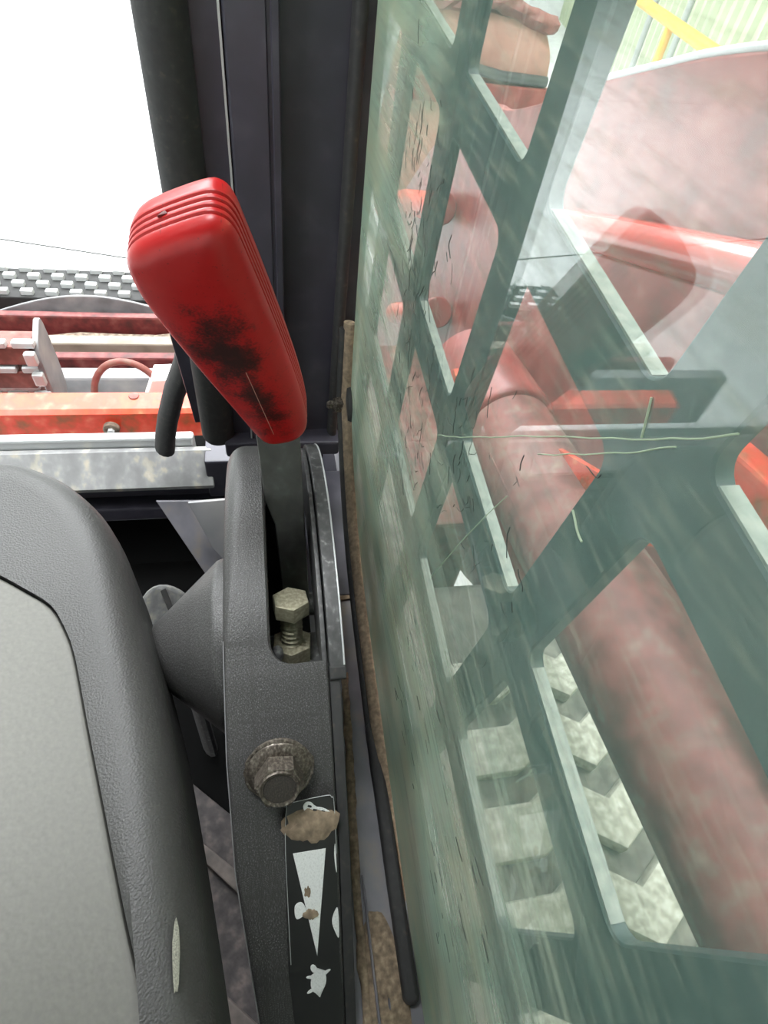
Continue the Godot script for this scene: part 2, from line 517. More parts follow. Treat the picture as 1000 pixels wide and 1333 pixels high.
# ---------------------------------------------------------------- hall
func build_hall() -> void:
	var x0 := -13.0
	var x1 := 2.7
	var z0 := -14.5
	var z1 := 6.0
	var fl := structure("floor", "smooth pale concrete hall floor in large slabs with sawn joints", "floor")
	fl.basis = hall
	var zs := [z0, -10.4, -6.75, -3.12, 0.4, 3.2, z1]
	var xs := [x0, -8.9, -4.6, -0.4, x1]
	for i in zs.size() - 1:
		for j in xs.size() - 1:
			part(fl, "slab", span(Vector3(xs[j] + 0.005, -0.03, zs[i] + 0.009), Vector3(xs[j + 1] - 0.005, 0, zs[i + 1] - 0.009), 0.004), M.concrete)
	part(fl, "joint_bed", span(Vector3(x0, -0.35, z0), Vector3(x1, -0.004, z1)), M.black_matt)
	# ribbed steel siding on the side beside the loader
	var wr := structure("wall_right", "pale yellow-green ribbed steel siding behind the yellow rail", "wall")
	wr.basis = hall
	part(wr, "backing", span(Vector3(x1, 0, z0), Vector3(x1 + 0.2, 6, z1)), M.siding)
	var z := z0
	while z < z1 - 0.01:
		var o := PackedVector2Array()
		var wide := 0.92
		o.append(Vector2(0.03, 0))
		for k in 4:
			var c := 0.115 + 0.23 * k
			for q in [Vector2(0.0, c - 0.035), Vector2(-0.05, c - 0.02), Vector2(-0.05, c + 0.02), Vector2(0.0, c + 0.035)]: o.append(Vector2(q.x, q.y))
		o.append(Vector2(0.0, wide - 0.004))
		o.append(Vector2(0.03, wide - 0.004))
		var t := moved(prism(o, 0.0, 6.0), Transform3D(Basis(Vector3.RIGHT, Vector3.BACK, Vector3.UP), Vector3(x1 - 0.01, 0, z)))
		part(wr, "siding_panel", outward(t), M.siding, 20.0)
		z += wide
	for w in [["wall_front", Vector3(x0, 0, z0 - 0.2), Vector3(x1 + 0.2, 6, z0), "pale end wall of the hall beyond the floor"], ["wall_left", Vector3(x0 - 0.2, 0, z0), Vector3(x0, 6, z1), "pale long wall of the hall across the floor"], ["wall_back", Vector3(x0, 0, z1), Vector3(x1 + 0.2, 6, z1 + 0.2), "pale wall of the hall behind the loader"]]:
		var o := structure(w[0], w[3], "wall")
		o.basis = hall
		part(o, "panel", span(w[1], w[2]), M.ceiling)
	var ce := structure("ceiling", "white hall ceiling that carries the flat lamps", "ceiling")
	ce.basis = hall
	part(ce, "deck", span(Vector3(x0 - 0.2, 6, z0 - 0.2), Vector3(x1 + 0.2, 6.2, z1 + 0.2)), M.ceiling)
	for s in LAMPS:
		var l := thing("unseen_ceiling_lamp", "unseen flat white rectangular lamp under the hall ceiling", "lamp", hall * Vector3(s.x, 5.7, s.y), "unseen flat lamps under the hall ceiling")
		l.basis = hall
		part(l, "housing", span(Vector3(-1.25, 0.02, -0.5), Vector3(1.25, 0.3, 0.5), 0.02), M.ceiling)
		part(l, "diffuser", span(Vector3(-1.2, 0.0, -0.45), Vector3(1.2, 0.03, 0.45)), M.lamp)
	# yellow hand rail, post and pipes in front of the siding
	var r := thing("guard_rail", "yellow tubular guard rail in front of the ribbed siding", "rail", hall * Vector3(1.97, 0, -6.5))
	r.basis = hall
	part(r, "rail", rod(Vector3(0, 1.1, -3.0), Vector3(0, 1.1, 3.8), 0.042, 20), M.yellow)
	for k in [-1.6, 0.55, 2.4]:
		part(r, "post", rod(Vector3(0, 0.0, k), Vector3(0, 1.1, k), 0.034, 16), M.yellow)
		part(r, "foot", span(Vector3(-0.07, 0, k - 0.07), Vector3(0.07, 0.012, k + 0.07), 0.004), M.yellow)
	for q in [[0.30, -7.55, "grey pipe standing beside the yellow post, the farther of two"], [0.45, -7.0, "grey pipe against the siding, the nearer of two"]]:
		var p := thing("wall_pipe", q[2], "pipe", hall * Vector3(1.97 + q[0], 0, q[1]))
		part(p, "tube", rod(Vector3.ZERO, Vector3(0, 3.0, 0), 0.03, 14), M.conduit)
		part(p, "clip", span(Vector3(-0.045, 1.2, -0.045), Vector3(0.045, 1.25, 0.045), 0.005), M.conduit)

# ---------------------------------------------------------------- cab shell
func build_cab_shell() -> void:
	# roof, rear wall, floor, and the steel under the side window
	var rf := structure("ceiling_1", "dark roof lining of the cab", "ceiling")
	for q in [[-0.85, -0.50, 0.12, -0.40], [-0.85, -0.12, 0.12, 0.76], [-0.85, -0.40, -0.50, -0.12], [-0.02, -0.40, 0.12, -0.12]]:      # round an unseen roof opening, added to let light into the cab
		part(rf, "roof_panel", span(Vector3(q[0], 1.98, q[1]), Vector3(q[2], 2.03, q[3])), M.black_matt)
	var rear := structure("wall_rear", "dark rear wall of the cab below its rear window", "wall")
	part(rear, "rear_panel", span(Vector3(-0.85, 0.7, 0.72), Vector3(0.12, 1.42, 0.76)), M.black_matt)
	for x in [-0.85, 0.04]:
		part(rear, "rear_post", span(Vector3(x, 1.42, 0.70), Vector3(x + 0.08, 1.98, 0.76), 0.006), M.black_matt)
	var low := structure("wall_side", "dark steel side of the cab below the window", "wall")
	part(low, "side_panel", span(Vector3(0.082, 0.7, -0.62), Vector3(0.10, 1.20, 0.75)), M.black_paint)
	var lw := structure("wall_left_side", "dark steel left side of the cab below its window", "wall")
	part(lw, "side_panel", span(Vector3(-0.87, 0.7, -0.62), Vector3(-0.84, 1.25, 0.75)), M.black_paint)
	# corner post: rubber edge, flat, raised cover with double lip, recess, rubber edge by the glass
	var post := structure("trim_1", "dark blue-black corner post between front opening and side window", "post", Vector3(0, 1.6, -0.46))
	var y0 := -0.33
	var y1 := 0.42
	var up := Basis(Vector3.RIGHT, Vector3.BACK, Vector3.UP)
	var prof := func(o: PackedVector2Array) -> PackedVector3Array:      # outline in (x, depth towards the rear), stretched upwards
		return outward(moved(prism(o, y0, y1, 0.0), Transform3D(up, Vector3.ZERO)))
	part(post, "post_body", prof.call(PackedVector2Array([Vector2(-0.055, -0.07), Vector2(0.09, -0.07), Vector2(0.09, -0.012), Vector2(0.068, -0.012), Vector2(-0.04, -0.008), Vector2(-0.055, -0.02)])), M.black_paint, 20)
	part(post, "edge_rubber", prof.call(smooth(PackedVector2Array([Vector2(-0.066, -0.03), Vector2(-0.069, -0.01), Vector2(-0.06, 0.004), Vector2(-0.048, 0.006), Vector2(-0.038, 0.0), Vector2(-0.036, -0.012), Vector2(-0.05, -0.04)]), 4)), M.black_rubber, 50)
	part(post, "cover_strip", prof.call(PackedVector2Array([Vector2(-0.016, -0.012), Vector2(-0.0155, 0.0), Vector2(-0.0135, 0.002), Vector2(0.0105, 0.004), Vector2(0.0115, 0.0025), Vector2(0.0135, 0.0025), Vector2(0.0145, 0.0045), Vector2(0.0185, 0.0045), Vector2(0.0195, 0.003), Vector2(0.0195, -0.012)])), M.black_paint, 20)
	part(post, "seam", prof.call(PackedVector2Array([Vector2(-0.0178, -0.012), Vector2(-0.0178, 0.0012), Vector2(-0.0163, 0.0012), Vector2(-0.0163, -0.012)])), M.galvanised, 20, "thin pale seam line")
	part(post, "glass_edge_rubber", prof.call(smooth(PackedVector2Array([Vector2(0.066, -0.012), Vector2(0.0665, -0.003), Vector2(0.070, 0.0), Vector2(0.0745, -0.002), Vector2(0.0755, -0.012)]), 4)), M.black_rubber, 50, "brown-edged rubber beside the glass")
	# foot of the post
	part(post, "foot_plate", span(Vector3(-0.045, -0.345, -0.075), Vector3(0.078, -0.325, 0.01), 0.003), M.black_paint)
	part(post, "corner_gusset", outward(moved(prism(PackedVector2Array([Vector2(-0.095, -0.25), Vector2(-0.05, -0.10), Vector2(0.03, -0.10), Vector2(0.03, -0.36), Vector2(-0.085, -0.37)]), -0.10, -0.075, 0.003), Transform3D())), M.black_paint)
	# ledge under the window, two lengths with a dusty joint; front one coloured dark for its dark reflection
	var ledge := structure("windowsill", "painted steel ledge under the side window with dust in its corners", "ledge", Vector3(0.055, 1.235, 0))
	part(ledge, "front_length", span(Vector3(-0.05, -0.03, -0.44), Vector3(0.027, 0.006, -0.276), 0.003), M.black_paint, 38, "front length coloured dark for its dark reflection")
	part(ledge, "rear_length", span(Vector3(-0.035, -0.03, -0.274), Vector3(0.027, 0.0, 0.55), 0.003), M.grey_paint, 38, "blue-grey rear length")
	part(ledge, "dust_line", lumpy_strip(PackedVector3Array([Vector3(-0.04, 0.001, -0.2745), Vector3(-0.01, 0.0025, -0.274), Vector3(0.024, 0.002, -0.2755)]), 0.0028, 3), M.dust, 60, "brown dust in the joint")
	part(ledge, "dust_bank", lumpy_strip(PackedVector3Array([Vector3(0.001, 0.0, -0.20), Vector3(-0.002, 0.001, -0.15), Vector3(-0.0065, 0.002, -0.09), Vector3(-0.010, 0.001, -0.03), Vector3(-0.0115, 0.0, 0.03)]), 0.0030, 4), M.dust, 60, "tan dust bank along the lever housing")
	part(ledge, "mud_patch", blob(Vector3(0.003, -0.0005, 0.02), Vector3(0.014, 0.0032, 0.052), 0.35, 12), M.dust, 60, "brown mud patch")
	part(ledge, "fold", span(Vector3(-0.0055, 0.0, -0.05), Vector3(-0.0038, 0.005, 0.3), 0.0008), M.grey_paint, 38)
	part(ledge, "rubber_bar", outward(moved(prism(rrect(0.010, 0.175, 0.0048, 6), 0.0, 0.012, 0.003), Transform3D(Basis(Vector3.RIGHT, Vector3.BACK, Vector3.UP), Vector3(0.0165, 0.0, -0.0645)))), M.black_rubber, 50, "black rubber bar with round ends")

func lumpy_strip(path: PackedVector3Array, r: float, seed_: int) -> PackedVector3Array:
	var p2 := PackedVector3Array()
	for i in path.size() - 1:
		for k in 8: p2.append(path[i].lerp(path[i + 1], k / 8.0))
	p2.append(path[-1])
	var n := FastNoiseLite.new()
	n.seed = seed_
	n.frequency = 60.0
	var rings := []
	for i in p2.size():
		var d := (p2[mini(i + 1, p2.size() - 1)] - p2[maxi(i - 1, 0)]).normalized()
		var x := d.cross(Vector3.UP).normalized()
		var y := x.cross(d)
		var ring := PackedVector3Array()
		for k in 10:
			var a := TAU * k / 10
			var q := p2[i] + x * cos(a) * r + y * sin(a) * r * 0.7
			ring.append(p2[i] + (q - p2[i]) * (1.0 + 0.7 * n.get_noise_3dv(q * 8.0)))
		rings.append(ring)
	return outward(skin(rings))

# ---------------------------------------------------------------- side window and its guard
func build_glass() -> void:
	var edge := smooth(PackedVector2Array([Vector2(-0.452, 1.98), Vector2(-0.456, 1.64), Vector2(-0.428, 1.40), Vector2(-0.405, 1.352), Vector2(-0.345, 1.302), Vector2(-0.267, 1.270), Vector2(-0.143, 1.250), Vector2(0.034, 1.2265), Vector2(0.30, 1.21), Vector2(0.70, 1.20)]), 5, false)
	var o := edge.duplicate()
	o.append(Vector2(0.70, 1.98))
	var win := structure("window_1", "dusty green-tinted side window of the cab with wiped streaks and scratches", "window", Vector3(0.08, 0, 0))
	var side := Transform3D(Basis(Vector3.BACK, Vector3.UP, Vector3.RIGHT), Vector3.ZERO)      # local x -> z, y -> y, z -> x
	part(win, "pane", outward(moved(prism(o, 0.0, 0.005), side)), M.glass, 20)
	var st := part(win, "dirt_streaks", outward(moved(prism(inset(o, 0.004), -0.0006, -0.0003), side)), M.streaks, 20, "dried streaks of wiped dust")
	st.set_meta("kind", "stuff")
	var sc := part(win, "scratches", squiggles(), M.scratch_dark, 60, "thin dark squiggling scratches")
	sc.set_meta("kind", "stuff")
	var marks := [
		[0.00022, Vector2(-0.1898, 1.5239), Vector2(-0.1649, 1.5454), Vector2(-0.1144, 1.5924), Vector2(-0.0758, 1.6271), Vector2(-0.0603, 1.6426)],
		[0.00020, Vector2(-0.1105, 1.5885), Vector2(-0.0833, 1.6157), Vector2(-0.0696, 1.6308)],
		[0.00016, Vector2(-0.1508, 1.4592), Vector2(-0.1328, 1.5176), Vector2(-0.1167, 1.5628)],
		[0.00030, Vector2(-0.0825, 1.6328), Vector2(-0.0804, 1.6288), Vector2(-0.0788, 1.6252)],
		[0.00035, Vector2(-0.0856, 1.5918), Vector2(-0.0802, 1.5902), Vector2(-0.0767, 1.5899)]]
	for q in marks:
		var line := PackedVector3Array()
		for p in smooth(PackedVector2Array(q.slice(1)), 6, false): line.append(Vector3(-0.0003, p.y + 0.0003 * sin(p.x * 500.0), p.x))
		part(win, "pale_scratch", tube(line, q[0], 6), M.scratch_pale, 60, "long pale scratch")
	var wd := part_mesh(win, "wiped_dust_haze", mesh_of(outward(moved(prism(inset(o, 0.003), -0.0014, -0.0012), side)), 20, Transform3D(Basis(Vector3.BACK, Vector3.UP, Vector3.RIGHT), Vector3(0, 1.2, -0.46)), Vector2(0.70, 0.50)), M.wiped, "wiped smears of dried dust and painted haze above the seal")
	wd.set_meta("kind", "stuff")
	# weather seal round the front and lower edge, dusty
	var path := PackedVector3Array()
	for p in edge:
		if p.y < 1.46 and p.x < 0.5: path.append(Vector3(-0.0045, p.y - 0.004, p.x - (0.003 if p.y > 1.35 else 0.0)))
	part(win, "seal", tube(path, 0.0062, 10, 0.8), M.dust, 60, "tan dusty rubber seal")
	var lip := PackedVector3Array()
	for p in path: lip.append(p + Vector3(-0.005, -0.006, -0.001))
	part(win, "seal_lip", tube(lip, 0.004, 8), M.black_rubber, 60)
	var clamp_ := part(win, "clamp_washer", lathe([Vector2(0.0001, 0), Vector2(0.020, 0), Vector2(0.021, 0.002), Vector2(0.020, 0.005), Vector2(0.008, 0.006), Vector2(0.0001, 0.006)], 28, towards(Vector3(0.0, 1.352, -0.420), Vector3(-1, 0, 0))), M.black_rubber)
	var nut := part(clamp_, "nut", lathe([Vector2(0.0001, 0), Vector2(0.0085, 0), Vector2(0.009, 0.003), Vector2(0.0075, 0.010), Vector2(0.0045, 0.0115), Vector2(0.0045, 0.015), Vector2(0.003, 0.017), Vector2(0.0001, 0.017)], 6, towards(Vector3(-0.006, 1.352, -0.420), Vector3(-1, 0.05, 0.05))), M.dirty_bolt, 30, "grey domed nut")
	nut.name = "nut"
	# guard: one punched plate, square holes with rounded corners
	var gd := thing("window_guard", "dark punched steel guard plate with square holes outside the side window", "guard", Vector3(0.105, 1.614, -0.109))
	gd.basis = Basis(Vector3.RIGHT, deg_to_rad(5.0))
	var hole := 0.100
	var pitch := 0.128
	var th := 0.007
	var t := PackedVector3Array()
	var web := (pitch - hole) / 2
	for row in range(-4, 3):
		for col in range(-4, 4):
			var c := Vector2(-hole / 2 + col * pitch, hole / 2 + row * pitch - (0.0 if row >= 0 else 0.0))
			var inner := rrect(hole, hole, 0.0075, 5)
			var inner2 := rrect(hole + 0.0016, hole + 0.0016, 0.0083, 5)
			var outer := PackedVector2Array()
			for p in inner:
				var s := maxf(absf(p.x), absf(p.y))
				outer.append(p * (pitch / 2) / s)
			# outer square: corners are reached where both are equal
			var rings := []
			for l in [[outer, 0.0], [inner2, 0.0], [inner, 0.0008], [inner, th - 0.0008], [inner2, th], [outer, th]]:
				var ring := PackedVector3Array()
				for p in l[0]: ring.append(Vector3(l[1], p.y + c.y, p.x + c.x))
				rings.append(ring)
			t.append_array(flipped(skin(rings)))
	var dust := mesh_of(span(Vector3(0.0009, 0, -hole + 0.006), Vector3(th - 0.0006, 0.0009, -0.005)))  # pale strip painting in the light on the lower face of each hole
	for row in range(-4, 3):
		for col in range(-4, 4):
			var d := part_mesh(gd, "lit_hole_edge", dust, M.lit_edge_pale)
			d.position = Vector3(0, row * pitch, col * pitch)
	part(gd, "guard_plate", flipped(t), M.guard, 30)

func squiggles() -> PackedVector3Array:
	var t := PackedVector3Array()
	var r := RandomNumberGenerator.new()
	r.seed = 77
	for k in 240:
		var c: Vector2 = [Vector2(-0.285, 1.595), Vector2(-0.22, 1.515), Vector2(-0.135, 1.545), Vector2(-0.26, 1.56)][k % 4]
		var p := c + Vector2(r.randfn(0.0, 0.022), r.randfn(0.0, 0.026))
		if k > 190: p = Vector2(r.randf_range(-0.16, 0.0), r.randf_range(1.32, 1.43))
		var way := r.randf_range(-0.6, 0.9) - PI / 2
		if k > 190: way = r.randf_range(-0.15, 0.15) + 0.1
		var line := PackedVector3Array()
		var n := r.randi_range(3, 9)
		for i in n:
			line.append(Vector3(-0.0018, p.y, p.x))
			way += r.randfn(0.0, 0.38 if k <= 190 else 0.07)
			p += Vector2.from_angle(way) * r.randf_range(0.0008, 0.0022)
		t.append_array(tube(line, r.randf_range(0.00009, 0.00021), 5))
	return t

# ---------------------------------------------------------------- throttle housing
const ARC := [[0.16, 1.110], [0.05, 1.2243], [-0.05, 1.328], [-0.10, 1.3645], [-0.125, 1.3785], [-0.14, 1.3865], [-0.165, 1.3975], [-0.19, 1.405], [-0.22, 1.4105], [-0.25, 1.4125], [-0.28, 1.4085], [-0.31, 1.398], [-0.335, 1.381], [-0.355, 1.360], [-0.368, 1.335], [-0.372, 1.30]]

func arc_at(z: float) -> Vector2:        # (z, y) of the housing's ridge
	for i in ARC.size() - 1:
		if z <= ARC[i][0] and z >= ARC[i + 1][0]:
			return Vector2(z, remap(z, ARC[i][0], ARC[i + 1][0], ARC[i][1], ARC[i + 1][1]))
	return Vector2(ARC[-1][0], ARC[-1][1])

func build_console() -> void:
	var con := thing("throttle_console", "dark grey grained plastic throttle housing with slot, cone boss and speed decal", "lever housing", Vector3(0.002, 0.80, -0.1))
	var off := Transform3D(Basis(), -con.position)
	var pts := PackedVector2Array()
	for a in ARC: pts.append(Vector2(a[0], a[1]))
	# ridge line: straight to -0.085, then curved
	var ridge := PackedVector2Array([pts[0], pts[1], Vector2(0.0, 1.2762), pts[2]])
	ridge.append_array(smooth(pts.slice(3), 4, false))
	var slot_z := -0.1435
	var rings := []
	var n := ridge.size()
	var secs := []           # (z, y, left x, right x)
	for i in n:
		var p := ridge[i]
		var left := -0.0312 + smoothstep(-0.09, 0.09, p.x) * 0.017
		if p.x > slot_z:
			secs.append([p, left, 0.0285])
		else:
			var r := 0.013
			if secs[-1][2] > 0.02:      # lower end of the slot with its round corner
				var y := arc_at(slot_z).y
				secs.append([Vector2(slot_z, y), left, 0.0285])
				for k in 7:
					var a := PI / 2 * k / 6.0
					var z := slot_z - r * (1.0 - cos(a))
					secs.append([Vector2(z, arc_at(z).y), left, -0.0045 + r * (1.0 - sin(a))])
			if p.x < slot_z - r: secs.append([p, left, -0.0045 + 0.002 * smoothstep(-0.3, -0.37, p.x)])
	for i in secs.size():
		var s = secs[i]
		var p: Vector2 = s[0]
		var a: Vector2 = secs[maxi(i - 1, 0)][0]
		var b: Vector2 = secs[mini(i + 1, secs.size() - 1)][0]
		var d := (b - a)
		if d.length() < 1e-6: d = Vector2(-1, 0.7)
		d = d.normalized()
		var nrm := Vector3(0, -d.x, d.y)             # out of the ridge
		if p.x > -0.2 and nrm.y < 0: nrm = -nrm
		var at := func(x: float, depth: float) -> Vector3: return Vector3(x, p.y, p.x) - nrm * depth
		var rr := lerpf(0.0025, 0.0130, smoothstep(-0.13, -0.27, p.x))
		var l: float = s[1]
		var ring := PackedVector3Array()
		ring.append(at.call(l + 0.001, 0.09))
		ring.append(at.call(l, rr + 0.012))
		for k in 7:
			var t := PI / 2 * k / 6.0
			ring.append(at.call(l + rr * (1 - cos(t)), rr * (1 - sin(t))))
		ring.append(at.call(lerpf(l + rr, s[2] - 0.002, 0.5), 0.0))
		ring.append(at.call(s[2] - 0.0012, 0.0))
		ring.append(at.call(s[2], 0.0012))
		ring.append(at.call(s[2], 0.045))
		rings.append(off * ring)
	part(con, "housing", outward(skin(rings, false)), M.plastic, 42)
	var le := PackedVector3Array()
	for q in secs:
		if q[0].x > -0.16 and q[0].x < 0.06: le.append(off * Vector3(q[1] + 0.0002, q[0].y - 0.0008, q[0].x))
	part(con, "worn_corner", tube(le, 0.00035, 5), M.steel_grey, 60, "pale rubbed left corner")
	# thin curved side plate to the right of the slot
	var o2 := PackedVector2Array()
	for p in ridge:
		if p.x < -0.137: o2.append(Vector2(p.x, p.y + 0.0005))
	var inner := PackedVector2Array()
	var c := Vector2(-0.235, 1.31)
	for p in o2: inner.append(p + (c - p).normalized() * 0.045)
	inner.reverse()
	var ol := o2.duplicate()
	ol.append_array(inner)
	var px := Transform3D(Basis(Vector3.BACK, Vector3.UP, Vector3.RIGHT), off.origin)
	part(con, "side_plate", outward(moved(prism(ol, 0.0295, 0.0385, 0.0009), px)), M.steel_dark, 30, "thin dark side plate with pale worn edge")
	var worn_edge := PackedVector3Array()
	for p in o2: worn_edge.append(Vector3(0.0383, p.y, p.x) + off.origin)
	part(con, "worn_plate_edge", tube(worn_edge, 0.0006, 6), M.galvanised, 60, "pale worn edge of the side plate")
	part(con, "added_dark_block", span(Vector3(-0.022, 1.14, -0.345) + off.origin, Vector3(0.0245, 1.325, -0.13) + off.origin, 0.004), M.void_black)  # black block added to keep the open slot dark
	part(con, "liner", outward(moved(prism(ol, 0.0255, 0.0285, 0.0006), px.translated(Vector3(0, -0.004, 0)))), M.steel_dark, 30)
	part(con, "bumper", outward(moved(prism(rrect(0.009, 0.004, 0.0018, 3), 0.0292, 0.0392, 0.001), px.translated(Vector3.ZERO) * Transform3D(Basis(Vector3.BACK, deg_to_rad(-35)), Vector3(-0.1375, 1.3835, 0)))), M.black_rubber)
	# right flank below the plate: dark edge strip with dust behind
	var flank := PackedVector2Array()
	for p in ridge:
		if p.x > -0.1365: flank.append(Vector2(p.x, p.y - 0.003))
	var fl2 := flank.duplicate()
	fl2.reverse()
	for p in fl2: flank.append(p + Vector2(-0.03, -0.05))
	part(con, "edge_strip", outward(moved(prism(flank, 0.0290, 0.0355, 0.001), px)), M.black_rubber, 30)
	# cone boss on the left
	var cone := PackedVector2Array([Vector2(0.0001, 0.047), Vector2(0.014, 0.0468), Vector2(0.0195, 0.0445), Vector2(0.0235, 0.0395), Vector2(0.058, 0.0), Vector2(0.059, -0.003), Vector2(0.059, -0.03)])
	part(con, "cone_boss", moved(lathe(cone, 48, towards(Vector3(-0.0355, 1.338, -0.185), Vector3(-1, -0.06, 0.0))), off), M.plastic, 42)
	# flange bolt in the face
	var fb := off.origin + Vector3(-0.0025, 0, 0) + Vector3(0, 1.328, -0.05) + Vector3(0, 0.72, -0.694) * 0.0585 + Vector3(0, 0.694, 0.72) * 0.0
	var fdir := Vector3(0.0, 0.60, 0.80)
	var ft := towards(fb, fdir)
	var bolt := part(con, "flange_bolt", lathe([Vector2(0.0001, -0.004), Vector2(0.0172, -0.004), Vector2(0.0174, 0.0008), Vector2(0.0166, 0.0018), Vector2(0.0140, 0.0030), Vector2(0.0132, 0.0034), Vector2(0.0001, 0.0034)], 40, ft), M.dirty_bolt, 30, "grimy flange bolt")
	var hx := prism(hexagon(0.0225), 0.003, 0.0145, 0.0008)
	part(bolt, "bolt_head", moved(hx, ft * Transform3D(Basis(Vector3.RIGHT, -PI / 2) * Basis(Vector3.BACK, 0.26), Vector3.ZERO)), M.dirty_bolt, 25)
	part(bolt, "bolt_rim", lathe([Vector2(0.0078, 0.011), Vector2(0.0088, 0.0155), Vector2(0.0102, 0.0158), Vector2(0.0108, 0.0140), Vector2(0.0108, 0.011)], 32, ft), M.dirty_bolt, 40)
	part(bolt, "bolt_dirt", lathe([Vector2(0.0001, 0.0148), Vector2(0.004, 0.0152), Vector2(0.0086, 0.0149)], 24, ft), M.grime, 60, "dirt packed in the bolt head")
	part(bolt, "dust_ring", lumpy_ring(ft, 0.0178, 0.0016), M.dirty_bolt, 60)
	# stop bolt standing in the slot
	var ax := Vector3(0.0, 0.94, -0.34).normalized()
	var foot := off.origin + Vector3(0.0095, 1.3825, -0.188)
	var sb := part(con, "stop_bolt", moved(prism(hexagon(0.0215), 0.0, 0.0115, 0.0012), towards(foot - ax * 0.008, ax, 0.3) * Transform3D(Basis(Vector3.RIGHT, -PI / 2), Vector3.ZERO)), M.zinc, 25, "zinc-plated hexagon stop bolt")
	var thr := PackedVector2Array()
	for k in 24: thr.append(Vector2(0.0064 + (0.0010 if k % 2 else -0.0010), -0.001 - 0.0019 * k))
	part(sb, "thread", lathe(thr, 20, towards(foot - ax * 0.007, ax)), M.zinc, 20)
	part(sb, "jam_nut", moved(prism(hexagon(0.0245), 0.0, 0.012, 0.001), towards(foot - ax * 0.045, ax, 0.1) * Transform3D(Basis(Vector3.RIGHT, -PI / 2), Vector3.ZERO)), M.zinc, 25)
	part(con, "nut_bracket", moved(box(Vector3(0.05, 0.004, 0.04), foot - ax * 0.047, 0.001, Basis(Vector3.RIGHT, -0.34)), Transform3D()), M.steel_dark)
	part(con, "rivet", blob(off.origin + Vector3(-0.0005, 1.372, -0.158), Vector3(0.004, 0.007, 0.005), 0.05, 3), M.steel_dark, 60)
	# speed decal: flat plate print on the straight part of the face
	var face := Transform3D(Basis(Vector3.RIGHT, Vector3(0, 0.7199, -0.6941), Vector3(0, 0.6941, 0.7199)), off.origin + Vector3(0, 1.328, -0.05))
	var put := func(called: String, poly: PackedVector2Array, z0: float, z1: float, m: Material, parent: Node3D, label: String) -> MeshInstance3D:
		return part(parent, called, outward(moved(prism(poly, z0, z1, (z1 - z0) * 0.3), face)), m, 30, label)
	var dec: MeshInstance3D = put.call("decal", smooth(PackedVector2Array([Vector2(0.0005, 0.0365), Vector2(0.0025, 0.0385), Vector2(0.0225, 0.0400), Vector2(0.0255, 0.0385), Vector2(0.0268, 0.0350), Vector2(0.0272, 0.0039), Vector2(0.0268, -0.0641), Vector2(0.0265, -0.106), Vector2(-0.0006, -0.0991), Vector2(-0.0012, 0.0091)]), 3), 0.0001, 0.0006, M.decal_black, con, "black speed decal with worn pale outline")
	put.call("speed_wedge", PackedVector2Array([Vector2(0.0028, 0.0083), Vector2(0.0139, -0.0577), Vector2(0.0212, 0.0083)]), 0.0004, 0.0008, M.decal_white, dec, "white tapering speed wedge")
	put.call("hare_mark", smooth(PackedVector2Array([Vector2(0.0096, 0.0355), Vector2(0.0112, 0.0378), Vector2(0.0140, 0.0374), Vector2(0.0165, 0.0345), Vector2(0.0205, 0.0330), Vector2(0.0245, 0.0300), Vector2(0.0220, 0.0294), Vector2(0.0175, 0.0305), Vector2(0.0140, 0.0300), Vector2(0.0105, 0.0325)]), 3), 0.0004, 0.0009, M.decal_white, dec, "white ears of the hare mark")
	for e in [Vector2(0.0132, 0.0352), Vector2(0.0160, 0.0325), Vector2(0.0205, 0.0309)]:
		put.call("hare_gap", moved2(rrect(0.0024, 0.0013, 0.0006, 3), e, -0.4), 0.0008, 0.0011, M.decal_black, dec, "")
	put.call("tortoise_mark", tortoise(), 0.0004, 0.0008, M.decal_white, dec, "white tortoise mark")
	put.call("worn_patch", smooth(PackedVector2Array([Vector2(0.0024, -0.0300), Vector2(0.0026, -0.0237), Vector2(0.0061, -0.0221), Vector2(0.0085, -0.0262), Vector2(0.0080, -0.0300), Vector2(0.0040, -0.0322)]), 4), 0.0004, 0.0009, M.decal_white, dec, "")
	put.call("worn_edge", smooth(PackedVector2Array([Vector2(0.0268, -0.0305), Vector2(0.0246, -0.0321), Vector2(0.0231, -0.0377), Vector2(0.0245, -0.0440), Vector2(0.0268, -0.0484)]), 4), 0.0004, 0.0009, M.decal_white, dec, "")
	put.call("worn_edge", smooth(PackedVector2Array([Vector2(0.0266, 0.010), Vector2(0.0258, 0.004), Vector2(0.0264, -0.006), Vector2(0.0270, -0.006)]), 4), 0.0004, 0.0009, M.decal_white, dec, "")
	# caked dust
	part(dec, "caked_dust", moved(blob(Vector3(0.0132, 0.0235, 0.0004), Vector3(0.0160, 0.0100, 0.0022), 0.45, 21), face), M.dust, 60, "caked brown dust over the hare")
	part(dec, "caked_dust", moved(blob(Vector3(0.0115, -0.0305, 0.0004), Vector3(0.0045, 0.0035, 0.0013), 0.6, 22), face), M.dust, 60)
	part(dec, "caked_dust", moved(blob(Vector3(0.0100, -0.0165, 0.0003), Vector3(0.0020, 0.0042, 0.0009), 0.6, 23), face), M.dust, 60)
	# pale outline of the decal
	var rim := PackedVector3Array()
	for p in smooth(PackedVector2Array([Vector2(-0.0012, -0.06), Vector2(-0.0012, 0.0091), Vector2(0.0005, 0.0365), Vector2(0.0025, 0.0385), Vector2(0.0225, 0.0400), Vector2(0.0255, 0.0385), Vector2(0.0268, 0.0350), Vector2(0.0272, 0.0039)]), 4, false): rim.append(face * Vector3(p.x, p.y, 0.0006))
	part(dec, "outline", tube(rim, 0.00018, 6), M.galvanised, 60)

func moved2(o: PackedVector2Array, at: Vector2, turn: float) -> PackedVector2Array:
	return Transform2D(turn, at) * o

